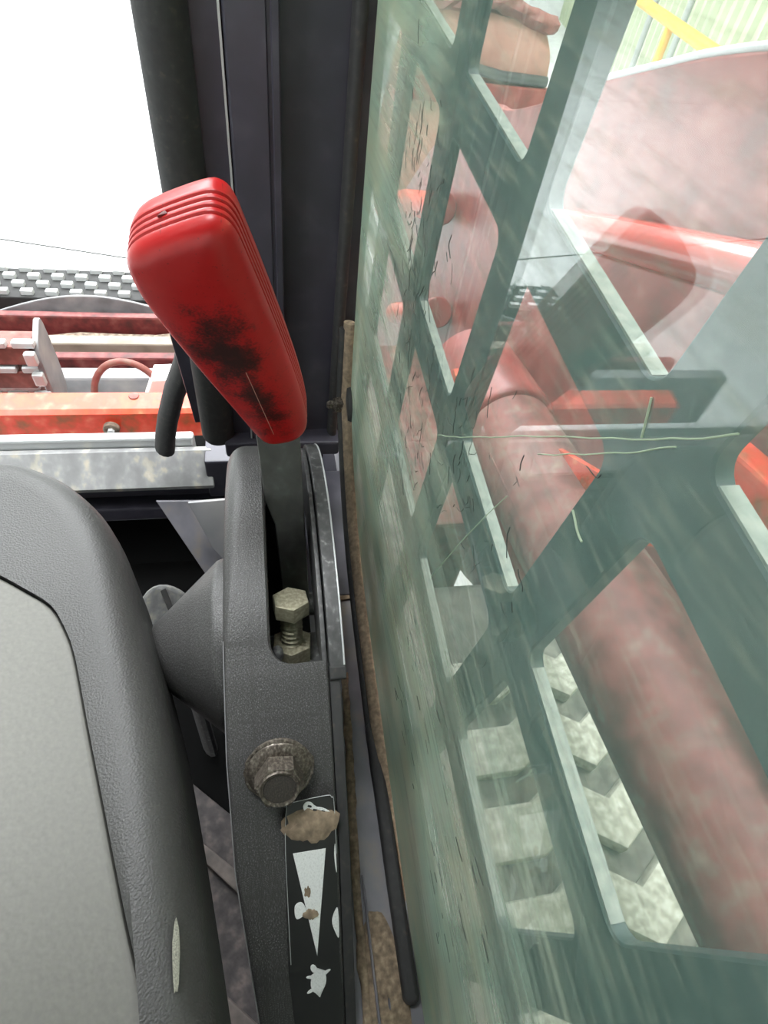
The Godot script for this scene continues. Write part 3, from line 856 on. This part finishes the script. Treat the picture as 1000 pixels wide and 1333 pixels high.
func lumpy_ring(x: Transform3D, r: float, thick: float) -> PackedVector3Array:
	var n := FastNoiseLite.new()
	n.frequency = 900.0
	n.seed = 5
	var rings := []
	for i in 49:
		var a := TAU * (i % 48) / 48.0
		var c := Vector3(cos(a) * r, 0.0, sin(a) * r)
		var ring := PackedVector3Array()
		for k in 7:
			var b := TAU * k / 7
			var w := thick * (0.8 + 0.8 * n.get_noise_2d(cos(a) * 0.01, sin(a) * 0.01 + k))
			ring.append(c * (1.0 + cos(b) * w / r) + Vector3.UP * sin(b) * w * 0.6)
		rings.append(ring)
	return moved(outward(skin(rings)), x)

func tortoise() -> PackedVector2Array:
	# an oval shell set upright, with head, flippers and tail
	var o := PackedVector2Array()
	for k in 24: o.append(Vector2(0.0140, -0.0742) + Vector2(cos(TAU * k / 24) * 0.0045, sin(TAU * k / 24) * 0.0076).rotated(-0.12))
	for q in [[0.0116, -0.0655, 0.0017, 0.0030, 0.35], [0.0096, -0.0704, 0.0026, 0.0010, -0.15], [0.0096, -0.0792, 0.0027, 0.0011, 0.45], [0.0188, -0.0690, 0.0026, 0.0009, 0.35], [0.0142, -0.0825, 0.0008, 0.0020, 0.1]]:
		var e := PackedVector2Array()
		for k in 12: e.append(Vector2(q[0], q[1]) + Vector2(cos(TAU * k / 12) * q[2], sin(TAU * k / 12) * q[3]).rotated(q[4]))
		o = Geometry2D.merge_polygons(o, e)[0]
	return o

# ---------------------------------------------------------------- throttle lever
func build_lever() -> void:
	var lev := thing("throttle_lever", "red moulded throttle lever knob with black grime on a dark steel shaft", "lever", Vector3(0.0115, 1.31, -0.228))
	var u := Vector3(-0.2589, 0.9245, 0.2799).normalized()
	var v := Vector3(0.9652, 0.2363, 0.1124)
	v = (v - u * v.dot(u)).normalized()
	var nn := u.cross(v)                       # away from the operator
	var T := Vector3(-0.0323, 1.588, -0.2279) - lev.position
	# outline of the face, across and along
	var o := smooth(PackedVector2Array([Vector2(-0.0252, -0.0130), Vector2(-0.0222, -0.0035), Vector2(-0.0120, 0.0035), Vector2(0.0120, 0.0088), Vector2(0.0205, 0.0076), Vector2(0.0243, 0.0010), Vector2(0.0250, -0.0150), Vector2(0.0253, -0.0450), Vector2(0.0247, -0.0946), Vector2(0.0225, -0.1300), Vector2(0.0195, -0.1470), Vector2(0.0140, -0.1545), Vector2(0.0048, -0.1575), Vector2(-0.0065, -0.1575), Vector2(-0.0128, -0.1485), Vector2(-0.0178, -0.1126), Vector2(-0.0218, -0.0790), Vector2(-0.0251, -0.0444), Vector2(-0.0262, -0.0250)]), 4)
	var frame := Transform3D(Basis(v, u, v.cross(u)), T)      # local z towards the operator (v x u = -n)
	# rounded dome of the face, drawn in towards a spine; then the side wall with its four grooves; then the rounded back
	var rings := []
	for d in [[0.97, 0.0040], [0.8, 0.0040], [0.6, 0.0037], [0.42, 0.0030], [0.27, 0.0018], [0.15, 0.0], [0.07, -0.0020], [0.02, -0.0042], [0.0, -0.0065]]:
		var ring := PackedVector3Array()
		for p in o:
			var q := Vector2(lerpf(-0.002, 0.000, (0.0 - p.y) / 0.16), clampf(p.y, -0.142, -0.020))
			ring.append(Vector3(lerpf(p.x, q.x, d[0]), lerpf(p.y, q.y, d[0]), d[1]))
		rings.append(ring)
	var steps := []
	var z := -0.0075
	for k in 4:
		steps.append_array([Vector2(0.0, z), Vector2(0.0011, z - 0.0006), Vector2(0.0011, z - 0.0012), Vector2(0.0, z - 0.0019), Vector2(-0.0002, z - 0.0028)])
		z -= 0.0037
	steps.append_array([Vector2(0.0, z), Vector2(0.0003, -0.0255), Vector2(0.0012, -0.0290), Vector2(0.0030, -0.0315), Vector2(0.0060, -0.0330)])
	for st in steps: rings.append(layer(inset(o, st.x), st.y))
	var ends := []
	for q in [0, rings.size() - 1]:
		var mid := Vector3.ZERO
		for p in rings[q]: mid += p
		mid /= rings[q].size()
		var last := PackedVector3Array()
		for p in rings[q]: last.append(Vector3(lerpf(p.x, -0.001, 0.999), clampf(p.y, -0.142, -0.02), p.z))
		ends.append(last)
	rings.push_front(ends[0])
	rings.push_back(ends[1])
	var t := outward(skin(rings))
	var planar := frame * Transform3D(Basis(), Vector3(-0.032, -0.17, 0)) * Transform3D(Basis(Vector3(-1, 0, 0), Vector3(0, 1, 0), Vector3(0, 0, 1)), Vector3(0.064, 0, 0))
	part_mesh(lev, "knob", mesh_of(moved(t, frame), 42, planar, Vector2(0.064, 0.19)), M.knob, "red knob with black grime and four grooves")
	# mould line and a nick in the rubber
	var ml := PackedVector3Array()
	for i in 14: ml.append(frame * Vector3(lerpf(0.004, 0.000, i / 13.0), lerpf(-0.074, -0.147, i / 13.0), 0.0040 - 0.0016 * smoothstep(0.88, 1.0, i / 13.0)))
	part(lev, "mould_line", tube(ml, 0.00022, 6), M.salmon, 60, "pale scratch along the mould line")
	part(lev, "nick", moved(prism(PackedVector2Array([Vector2(-0.0022, 0.0), Vector2(0.0022, 0.0006), Vector2(0.0008, 0.0026)]), 0.0, 0.0012, 0.0002), frame * Transform3D(Basis(Vector3.RIGHT, Vector3.FORWARD, Vector3.UP), Vector3(-0.003, 0.0056, -0.0135))), M.red_dark, 30, "small dark nick in the grooves")
	# flat steel shaft with a narrower lower end
	var bar := PackedVector2Array([Vector2(-0.0135, 0.158), Vector2(-0.0125, 0.098), Vector2(-0.0075, 0.078), Vector2(-0.0065, 0.0), Vector2(0.0125, 0.0), Vector2(0.0135, 0.078), Vector2(0.0145, 0.158)])
	var top := Vector3(0.0055, 1.462, -0.278) - lev.position
	var down := (Vector3(0.0135, 1.31, -0.226) - lev.position - top).normalized()
	var bu := -down
	var bv := (Vector3.RIGHT - bu * bu.x).normalized()
	part(lev, "shaft", outward(moved(prism(bar, -0.004, 0.004, 0.0012), Transform3D(Basis(bv, bu, bv.cross(bu)), top + down * 0.158))), M.lever_steel, 30, "dark scuffed flat steel shaft")
	part(lev, "pivot_pin", rod(Vector3(-0.03, 0, 0), Vector3(0.02, 0, 0), 0.009, 20), M.steel_dark)

# ---------------------------------------------------------------- armrest beside the seat
func build_armrest() -> void:
	var arm := thing("armrest_pod", "grained grey armrest pod with rounded dark border and pale inset panel", "armrest", Vector3(-0.16, 1.0, -0.10))
	var off := -arm.position
	var right := smooth(PackedVector2Array([Vector2(-0.2160, -0.3215), Vector2(-0.1892, -0.3217), Vector2(-0.1739, -0.3203), Vector2(-0.1573, -0.3126), Vector2(-0.1371, -0.2981), Vector2(-0.1160, -0.2739), Vector2(-0.1002, -0.2461), Vector2(-0.0889, -0.2176), Vector2(-0.0770, -0.1806), Vector2(-0.0679, -0.1502), Vector2(-0.0584, -0.1163), Vector2(-0.0490, -0.0754), Vector2(-0.0408, -0.0361), Vector2(-0.0323, 0.0079), Vector2(-0.020, 0.075), Vector2(-0.010, 0.16)]), 3, false)
	var o := right.duplicate()
	for p in [Vector2(-0.05, 0.185), Vector2(-0.30, 0.185), Vector2(-0.36, 0.12), Vector2(-0.36, -0.20), Vector2(-0.335, -0.28), Vector2(-0.29, -0.315)]: o.append(p)
	# laid flat: outline x, z; height up
	var flat := Transform3D(Basis(Vector3.RIGHT, Vector3.BACK, Vector3.UP), off + Vector3(0, 1.385, 0))
	var top := [Vector2(0.0, -0.070), Vector2(0.0, -0.018), Vector2(0.0008, -0.010), Vector2(0.0032, -0.0025), Vector2(0.007, 0.0035), Vector2(0.012, 0.0075), Vector2(0.018, 0.0098), Vector2(0.026, 0.0105)]
	var rings := []
	for s in top: rings.append(flat * layer(inset(o, s.x), s.y))
	# inner edge of the border follows the pale panel
	var inner := smooth(PackedVector2Array([Vector2(-0.2150, -0.2400), Vector2(-0.1850, -0.2290), Vector2(-0.1647, -0.2182), Vector2(-0.1446, -0.2045), Vector2(-0.1290, -0.1925), Vector2(-0.1185, -0.1765), Vector2(-0.1104, -0.1585), Vector2(-0.0977, -0.1191), Vector2(-0.0850, -0.0804), Vector2(-0.0691, -0.0320), Vector2(-0.0563, 0.0038), Vector2(-0.035, 0.07), Vector2(-0.03, 0.14)]), 4, false)
	for p in [Vector2(-0.06, 0.16), Vector2(-0.29, 0.16), Vector2(-0.335, 0.11), Vector2(-0.335, -0.17), Vector2(-0.30, -0.23), Vector2(-0.26, -0.25)]: inner.append(p)
	var last: PackedVector3Array = rings[-1]
	var a := PackedVector3Array()
	var b := PackedVector3Array()
	for p in last:
		var q := Vector2(p.x - flat.origin.x, p.z - flat.origin.z)
		var best := nearest_on(inner, q)
		a.append(flat * Vector3(best.x, best.y, 0.0085))
		b.append(flat * Vector3(best.x, best.y, 0.000))
	rings.append(a)
	rings.append(b)
	part(arm, "border", outward(skin(rings)), M.pad, 40, "dark grained rounded border")
	part(arm, "inset_panel", outward(moved(layered(inset(inner, 0.0008), [Vector2(0.0, -0.01), Vector2(0.0, 0.0045), Vector2(0.0008, 0.0060), Vector2(0.0022, 0.0068)]), flat)), M.pad_panel, 30, "pale grey smooth inset panel")
	# scuff marks
	part(arm, "scuff", moved(blob(Vector3(-0.0475, 0.0102, -0.0165) + Vector3(0, 1.385, 0) + off, Vector3(0.0015, 0.0004, 0.0125), 0.35, 31, Basis(Vector3.UP, 0.06)), Transform3D()), M.scuff, 60, "pale rubbed scuff")
	part(arm, "post", span(off + Vector3(-0.30, 0.82, -0.12), off + Vector3(-0.18, 1.34, 0.10), 0.01), M.black_matt)

func nearest_on(o: PackedVector2Array, q: Vector2) -> Vector2:
	var best := o[0]
	for i in o.size():
		var c := Geometry2D.get_closest_point_to_segment(q, o[i], o[(i + 1) % o.size()])
		if c.distance_squared_to(q) < best.distance_squared_to(q): best = c
	return best

# ---------------------------------------------------------------- footwell
func build_footwell() -> void:
	var fl := structure("floor_1", "dusty black ribbed floor mat in the cab footwell", "floor mat", Vector3(-0.3, 0.80, 0))
	part(fl, "floor_plate", span(Vector3(-0.55, -0.06, -0.64), Vector3(0.40, 0.0, 0.72)), M.void_black)
	part(fl, "mat_sheet", outward(moved(prism(PackedVector2Array([Vector2(-0.2, -0.577), Vector2(0.36, -0.073), Vector2(0.36, 0.65), Vector2(-0.2, 0.65)]), 0.0, 0.006, 0.002), Transform3D(Basis(Vector3.RIGHT, Vector3.BACK, Vector3.UP), Vector3.ZERO))), M.mat_rubber)
	for k in 5:        # raised diagonal ribs
		var z := -0.085 + 0.135 * k
		var o := PackedVector2Array([Vector2(-0.30, -0.245), Vector2(0.13, 0.135), Vector2(0.13, 0.168), Vector2(-0.30, -0.212)])
		if k < 2: o = PackedVector2Array([Vector2(-0.055, -0.02 - 0.01), Vector2(0.13, 0.135), Vector2(0.13, 0.168), Vector2(-0.075, -0.02 - 0.01)])
		part(fl, "rib", outward(moved(prism(o, 0.0, 0.010, 0.003), Transform3D(Basis(Vector3.RIGHT, Vector3.BACK, Vector3.UP), Vector3(0.21, 0.006, z - 0.08)))), M.mat_rib)
	var fw := structure("wall_footwell", "black front wall of the footwell under the sill", "wall")
	part(fw, "front_panel", span(Vector3(-0.86, 0.74, -0.70), Vector3(0.10, 1.06, -0.672)), M.void_black)
	# sill across the front opening
	var sill := structure("trim_2", "scuffed steel sill bar across the cab front opening", "sill", Vector3(-0.4, 1.052, -0.63))
	part(sill, "bar", outward(moved(prism(PackedVector2Array([Vector2(-0.022, 0.029), Vector2(-0.012, 0.031), Vector2(0.020, -0.014), Vector2(0.018, -0.022), Vector2(-0.022, -0.022)]), -0.44, 0.315, 0.002), Transform3D(Basis(Vector3.BACK, Vector3.UP, Vector3.RIGHT), Vector3.ZERO))), M.steel_scuffed, 25)
	part(sill, "back_rail", span(Vector3(-0.44, -0.02, -0.040), Vector3(0.29, 0.046, -0.024), 0.004), M.galvanised, 38, "smooth blue-white rear rail")
	part(sill, "under_lip", span(Vector3(-0.44, -0.050, -0.03), Vector3(0.33, -0.028, 0.005), 0.003), M.black_paint)
	part(sill, "lower_channel", span(Vector3(-0.44, -0.115, -0.06), Vector3(0.36, -0.085, 0.0), 0.004), M.black_paint)
	part(sill, "end_bracket", span(Vector3(0.305, -0.05, -0.06), Vector3(0.43, 0.030, 0.012), 0.003), M.black_paint)
	# gusset plates in the corner
	var gs := thing("corner_brace", "grey sloping steel brace plate below the end of the sill", "brace", Vector3(-0.12, 0.95, -0.555))
	part(gs, "plate", outward(moved(prism(PackedVector2Array([Vector2(-0.050, 0.085), Vector2(0.030, 0.082), Vector2(0.085, -0.02), Vector2(0.085, -0.16), Vector2(0.030, -0.092)]), -0.006, 0.0, 0.0015), Transform3D(Basis(Vector3.RIGHT, -0.45), Vector3.ZERO))), M.grey_paint, 30)
	var up := thing("side_bracket", "dull grey upright bracket plate behind the throttle housing", "bracket", Vector3(-0.08, 1.02, -0.545))
	part(up, "plate", outward(moved(prism(PackedVector2Array([Vector2(-0.038, 0.040), Vector2(0.08, 0.046), Vector2(0.08, -0.16), Vector2(0.03, -0.10), Vector2(-0.010, -0.035)]), -0.004, 0.004, 0.001), Transform3D(Basis(Vector3.RIGHT, -0.45), Vector3.ZERO))), M.steel_grey, 30)
	# black hose in the corner of the opening
	var hs := thing("rubber_hose", "black flat rubber hose standing at the right end of the sill", "hose", Vector3(-0.125, 1.12, -0.60))
	part(hs, "sleeve", tube(PackedVector3Array([Vector3(-0.016, 0.008, 0.0), Vector3(-0.012, 0.03, -0.002), Vector3(-0.004, 0.06, -0.006), Vector3(0.010, 0.10, -0.010), Vector3(0.028, 0.14, -0.012), Vector3(0.045, 0.20, -0.012)]), 0.0185, 14, 0.7), M.black_rubber, 60)
	# foot pedal
	var pd := thing("foot_pedal", "grey worn rubber foot pedal in the dark footwell", "pedal", Vector3(-0.15, 1.0, -0.42))
	var px := towards(Vector3(0.036, 0.11, 0.086), Vector3(0.05, 0.72, 0.55))
	part(pd, "pad", moved(prism(oval(0.062, 0.095), 0.0, 0.012, 0.004), px * Transform3D(Basis(Vector3.RIGHT, -PI / 2), Vector3.ZERO)), M.pedal)
	part(pd, "pad_groove", moved(prism(PackedVector2Array([Vector2(-0.003, -0.04), Vector2(0.003, -0.04), Vector2(0.012, 0.04), Vector2(0.006, 0.04)]), 0.0115, 0.014, 0.0006), px * Transform3D(Basis(Vector3.RIGHT, -PI / 2), Vector3.ZERO)), M.black_rubber)
	part(pd, "pad_groove", moved(prism(PackedVector2Array([Vector2(-0.028, -0.012), Vector2(0.028, 0.006), Vector2(0.028, 0.011), Vector2(-0.028, -0.006)]), 0.0115, 0.014, 0.0006), px * Transform3D(Basis(Vector3.RIGHT, -PI / 2), Vector3.ZERO)), M.black_rubber)
	part(pd, "pedal_arm", tube(PackedVector3Array([Vector3(0.036, 0.105, 0.085), Vector3(0.045, 0.02, 0.12), Vector3(0.055, -0.10, 0.16), Vector3(0.04, -0.195, 0.12)]), 0.014, 10, 0.6), M.steel_dark)

func oval(w: float, h: float) -> PackedVector2Array:
	var o := PackedVector2Array()
	for k in 28: o.append(Vector2(cos(TAU * k / 28) * w / 2, sin(TAU * k / 28) * h / 2))
	return o

# ---------------------------------------------------------------- what lies in front of the cab
func build_front() -> void:
	var bm := thing("coupler_beam", "orange-red scraped steel beam across the front of the loader", "beam", Vector3(-0.4, 0.84, -0.96))
	part(bm, "beam", outward(moved(prism(PackedVector2Array([Vector2(-0.05, 0.0), Vector2(-0.045, 0.066), Vector2(0.0, 0.060), Vector2(0.009, 0.053), Vector2(0.012, -0.03), Vector2(-0.05, -0.03)]), -0.45, 0.45, 0.004), Transform3D(Basis(Vector3.BACK, Vector3.UP, Vector3.RIGHT) , Vector3.ZERO))), M.orange, 25)
	part(bm, "bolt_boss", rod(Vector3(0.083, 0.02, 0.010), Vector3(0.083, 0.02, 0.022), 0.016, 18), M.brown_dirt)
	part(bm, "bolt_boss_head", rod(Vector3(0.083, 0.02, 0.02), Vector3(0.083, 0.02, 0.028), 0.007, 6), M.galvanised)
	part(bm, "stud", rod(Vector3(0.13, 0.045, -0.035), Vector3(0.13, 0.066, -0.035), 0.011, 12), M.red_dusty)
	# serrated step
	var st := thing("serrated_step", "bright-edged serrated steel step standing on the orange beam", "step", Vector3(-0.54, 0.90, -1.10))
	for k in 3:
		var y: float = [0.075, 0.015, -0.055][k]
		part(st, "tread", span(Vector3(-0.12, y - 0.05, -0.03), Vector3(0.075 - 0.012 * k, y - 0.006, 0.03), 0.004), M.red_dusty)
		for j in 4:
			part(st, "tooth", span(Vector3(-0.11 + 0.052 * j, y - 0.008, 0.016), Vector3(-0.068 + 0.052 * j, y + 0.006, 0.034), 0.003), M.galvanised)
	part(st, "end_plate", outward(moved(prism(smooth(PackedVector2Array([Vector2(-0.045, -0.085), Vector2(0.03, -0.085), Vector2(0.036, -0.02), Vector2(0.03, 0.05), Vector2(-0.01, 0.085), Vector2(-0.045, 0.08)]), 4), -0.006, 0.006, 0.002), Transform3D(Basis(Vector3.BACK, Vector3.UP, Vector3.RIGHT), Vector3(0.085, 0, 0)))), M.steel_grey)
	for k in 3: part(st, "end_tooth", span(Vector3(0.066, -0.065 + 0.05 * k, 0.034), Vector3(0.088, -0.035 + 0.05 * k, 0.05), 0.004), M.galvanised)
	# hoop
	var hp := thing("steel_hoop", "thin rusty steel hoop standing behind the orange beam", "hoop", Vector3(-0.305, 0.83, -1.10))
	var path := PackedVector3Array()
	for k in 25:
		var a := PI * k / 24.0
		path.append(Vector3(-cos(a) * 0.078, -0.03 + sin(a) * 0.115, 0))
	part(hp, "bent_rod", tube(path, 0.0075, 10), M.red_dusty, 60)
	var wc := thing("white_block", "white plastic block on the orange beam beside the black hose", "block", Vector3(-0.23, 0.83, -1.085))
	part(wc, "block", outward(moved(prism(PackedVector2Array([Vector2(-0.042, 0.0), Vector2(-0.012, 0.068), Vector2(0.06, 0.072), Vector2(0.06, 0.0)]), -0.03, 0.03, 0.004), Transform3D())), M.tarp_white)
	# attachment: layered dark red beams, tan strip, pale curved shell, toothed grating
	var at := thing("front_attachment", "dark red layered attachment frame lying in front of the loader", "attachment", Vector3(-0.6, 0.2, -1.8))
	part(at, "trough", span(Vector3(-0.8, 0.10, 0.40), Vector3(0.68, 0.483, 0.45), 0.008), M.steel_grey)
	part(at, "lower_beam", span(Vector3(-0.8, 0.10, 0.165), Vector3(0.68, 0.372, 0.20), 0.008), M.red_dark)
	part(at, "tan_strip", span(Vector3(-0.8, 0.10, 0.0), Vector3(0.68, 0.322, 0.05), 0.006), M.tan)
	part(at, "debris_bed", lumpy_strip(PackedVector3Array([Vector3(-0.8, 0.21, -0.10), Vector3(0.2, 0.225, -0.11), Vector3(0.66, 0.21, -0.10)]), 0.035, 9), M.brown_dirt, 60)
	part(at, "upper_beam", span(Vector3(-0.8, 0.10, -0.215), Vector3(0.68, 0.280, -0.18), 0.008), M.red_dark)
	var shell := PackedVector2Array()
	for k in 25: shell.append(Vector2(lerpf(-0.36, 0.30, k / 24.0), 0.245 + 0.075 * sin(PI * k / 24.0)))
	shell.append(Vector2(0.30, 0.1)); shell.append(Vector2(-0.36, 0.1))
	part(at, "curved_shell", outward(moved(prism(shell, -0.262, -0.25, 0.004), Transform3D())), M.steel_grey)
	part(at, "bed", span(Vector3(-0.9, 0.0, -0.62), Vector3(0.68, 0.13, 0.58), 0.01), M.red_dark)
	# grating with rows of small blocks
	var gr := thing("toothed_grating", "black grating with rows of bright teeth along the far edge of the attachment", "grating", Vector3(-0.6, 0.44, -2.27))
	part(gr, "backing", span(Vector3(-0.62, -0.10, -0.12), Vector3(0.86, 0.0, 0.10), 0.006), M.black_matt)
	for r in 4:
		for k in 16:
			var x := -0.58 + 0.087 * k + (0.043 if r % 2 else 0.0)
			part(gr, "tooth", box(Vector3(0.044, 0.022, 0.026), Vector3(x, 0.008, -0.10 + 0.058 * r), 0.004), M.galvanised)
	part(gr, "cross_bar", span(Vector3(0.44, 0.0, -0.11), Vector3(0.475, 0.026, 0.09), 0.004), M.galvanised)

# ---------------------------------------------------------------- loader arm, cylinder, track on the right
func side_plate(poly: PackedVector2Array, x0: float, x1: float, at: Vector3, bevel := 0.004) -> PackedVector3Array:   # outline in (z, y)
	var o := PackedVector2Array()
	for p in poly: o.append(p - Vector2(at.z, at.y))
	return outward(moved(prism(o, x0 - at.x, x1 - at.x, bevel), Transform3D(Basis(Vector3.BACK, Vector3.UP, Vector3.RIGHT), Vector3.ZERO)))

func build_loader_side() -> void:
	var la := thing("loader_arm", "large red dusty lift arm plate beyond the window guard", "lift arm", Vector3(0.5, 1.1, -0.6))
	part(la, "arm_plate", side_plate(smooth(PackedVector2Array([Vector2(-2.2, 0.75), Vector2(-1.60, 1.30), Vector2(-1.40, 1.375), Vector2(-1.272, 1.3957), Vector2(-1.09, 1.459), Vector2(-0.986, 1.508), Vector2(-0.92, 1.528), Vector2(-0.80, 1.569), Vector2(-0.695, 1.603), Vector2(-0.55, 1.635), Vector2(-0.2, 1.68), Vector2(0.4, 1.70), Vector2(0.5, 1.30), Vector2(0.4, 1.17), Vector2(0.0264, 1.022), Vector2(-0.3437, 0.882), Vector2(-0.46, 0.81), Vector2(-0.55, 0.64), Vector2(-0.90, 0.40), Vector2(-1.4, 0.25), Vector2(-2.1, 0.20)]), 3), 0.50, 0.53, la.position), M.red_paint, 30)
	part(la, "edge_flange", tube(curve3(PackedVector2Array([Vector2(-0.95, 1.520), Vector2(-0.92, 1.530), Vector2(-0.80, 1.571), Vector2(-0.695, 1.605), Vector2(-0.55, 1.637), Vector2(-0.2, 1.68)]), 0.506 - la.position.x, la.position), 0.006, 8), M.galvanised, 60, "pale worn upper edge")
	part(la, "rear_plate", side_plate(smooth(PackedVector2Array([Vector2(-0.32, 1.385), Vector2(-0.24, 1.408), Vector2(-0.05, 1.44), Vector2(0.2, 1.40), Vector2(0.1, 1.22), Vector2(-0.1, 1.26), Vector2(-0.26, 1.29)]), 3), 0.40, 0.43, la.position), M.orange, 30, "bright orange-red inner plate")
	part(la, "cross_tube", rod(Vector3(0.42, 1.363, -0.845) - la.position, Vector3(0.42, 1.636, 0.0) - la.position, 0.0235, 28), M.red_gloss, 60, "red tube with a bright highlight")
	var cy := thing("lift_cylinder", "thick dusty red lift cylinder lying below the arm plate", "cylinder", Vector3(0.42, 1.05, -0.5))
	part(cy, "barrel", rod(Vector3(0.42, 1.06, -0.70) - cy.position, Vector3(0.42, 1.16, 0.10) - cy.position, 0.078, 40), M.red_dusty, 60)
	part(cy, "weld_seam", rod(Vector3(0.348, 1.10, -0.60) - cy.position, Vector3(0.348, 1.17, 0.08) - cy.position, 0.0025, 6), M.red_dusty, 60)
	part(cy, "end_cap", rod(Vector3(0.42, 1.03, -0.93) - cy.position, Vector3(0.42, 1.062, -0.69) - cy.position, 0.088, 40), M.red_paint, 60)
	part(cy, "port_fitting", rod(Vector3(0.335, 1.10, -0.80) - cy.position, Vector3(0.37, 1.10, -0.80) - cy.position, 0.016, 6), M.orange, 30)
	part(cy, "rib_plate", side_plate(PackedVector2Array([Vector2(-0.62, 1.12), Vector2(-0.40, 1.235), Vector2(-0.30, 1.245), Vector2(-0.34, 1.20), Vector2(-0.60, 1.07)]), 0.425, 0.435, cy.position, 0.001), M.orange, 30)
	# two red cross pins farther forward
	var pins := [[Vector3(0.60, 0.99, -1.85), Vector3(0.60, 1.13, -1.46), 0.035, "orange-red hydraulic pipe seen through the dirty front of the window, upper"], [Vector3(0.60, 0.66, -1.75), Vector3(0.60, 0.92, -1.32), 0.035, "orange-red hydraulic pipe seen through the dirty front of the window, lower"]]
	for p in pins:
		var o := thing("hydraulic_pipe", p[3], "pipe", p[0])
		o.position.x = 0.46
		part(o, "pipe", rod(Vector3.ZERO, p[1] - p[0], p[2], 20), M.orange, 60)
		part(o, "collar", rod((p[1] - p[0]) * 0.96, (p[1] - p[0]) * 1.03, p[2] * 1.15, 20), M.red_paint, 60)
	var ch := thing("chassis_side", "dusty grey-red chassis side between the cab and the track", "chassis", Vector3(0.2, 0.0, -0.3))
	part(ch, "side_box", span(Vector3(-0.09, 0.25, -1.2), Vector3(0.09, 0.80, 1.6), 0.01), M.chassis)
	part(ch, "front_box", span(Vector3(0.09, 0.25, -1.2), Vector3(0.29, 0.70, -0.47), 0.01), M.red_dusty)
	# rubber track below
	var tr := thing("rubber_track", "pale mud-caked rubber track with chevron lugs below the arm", "track", Vector3(0.53, 0.0, -0.3))
	part(tr, "belt", outward(moved(prism(rrect(2.4, 0.66, 0.32, 10), -0.22, 0.22, 0.01), Transform3D(Basis(Vector3.BACK, Vector3.UP, Vector3.RIGHT), Vector3(0, 0.37, 0.76)))), M.track_belt, 40)
	for k in 14:
		var z := -0.115 + 0.125 * k
		var o := PackedVector2Array([Vector2(-0.225, 0.0), Vector2(-0.135, 0.0), Vector2(-0.075, -0.035), Vector2(0.0, 0.012), Vector2(0.075, -0.035), Vector2(0.135, 0.0), Vector2(0.225, 0.0), Vector2(0.225, 0.078), Vector2(0.135, 0.078), Vector2(0.075, 0.043), Vector2(0.0, 0.09), Vector2(-0.075, 0.043), Vector2(-0.135, 0.078), Vector2(-0.225, 0.078)])
		part(tr, "lug", outward(moved(prism(o, 0.0, 0.04, 0.008), Transform3D(Basis(Vector3.RIGHT, Vector3.BACK, Vector3.UP), Vector3(0, 0.695, z)))), M.track, 30)
	# another red machine part far beyond, seen past the arm's front
	var bk := thing("red_bucket", "pale red bucket with dark lower rim standing beyond the arm", "bucket", Vector3(1.2, 0.0, -3.2))
	part(bk, "shell", outward(moved(prism(smooth(PackedVector2Array([Vector2(-0.5, 0.3), Vector2(-0.45, 1.22), Vector2(-0.30, 1.30), Vector2(0.08, 1.27), Vector2(0.20, 1.20), Vector2(0.24, 1.0), Vector2(0.24, 0.3)]), 4), -0.35, 0.0, 0.03), Transform3D())), M.salmon, 40)
	part(bk, "rim", tube(PackedVector3Array([Vector3(-0.5, 1.12, 0.01), Vector3(-0.18, 1.09, 0.02), Vector3(-0.02, 1.07, 0.02), Vector3(0.22, 1.065, 0.01)]), 0.022, 10), M.steel_dark, 60)
	part(bk, "lip", span(Vector3(-0.5, 0.94, -0.02), Vector3(0.25, 1.04, 0.03), 0.01), M.red_paint)
	part(bk, "wrap", lumpy_strip(PackedVector3Array([Vector3(-0.45, 1.30, -0.02), Vector3(-0.1, 1.33, -0.02), Vector3(0.2, 1.26, -0.02)]), 0.05, 31), M.red_dusty, 60, "crumpled wrapping along the top")

func curve3(p: PackedVector2Array, x: float, at: Vector3) -> PackedVector3Array:
	var r := PackedVector3Array()
	for q in smooth(p, 3, false): r.append(Vector3(x, q.y - at.y, q.x - at.z))
	return r
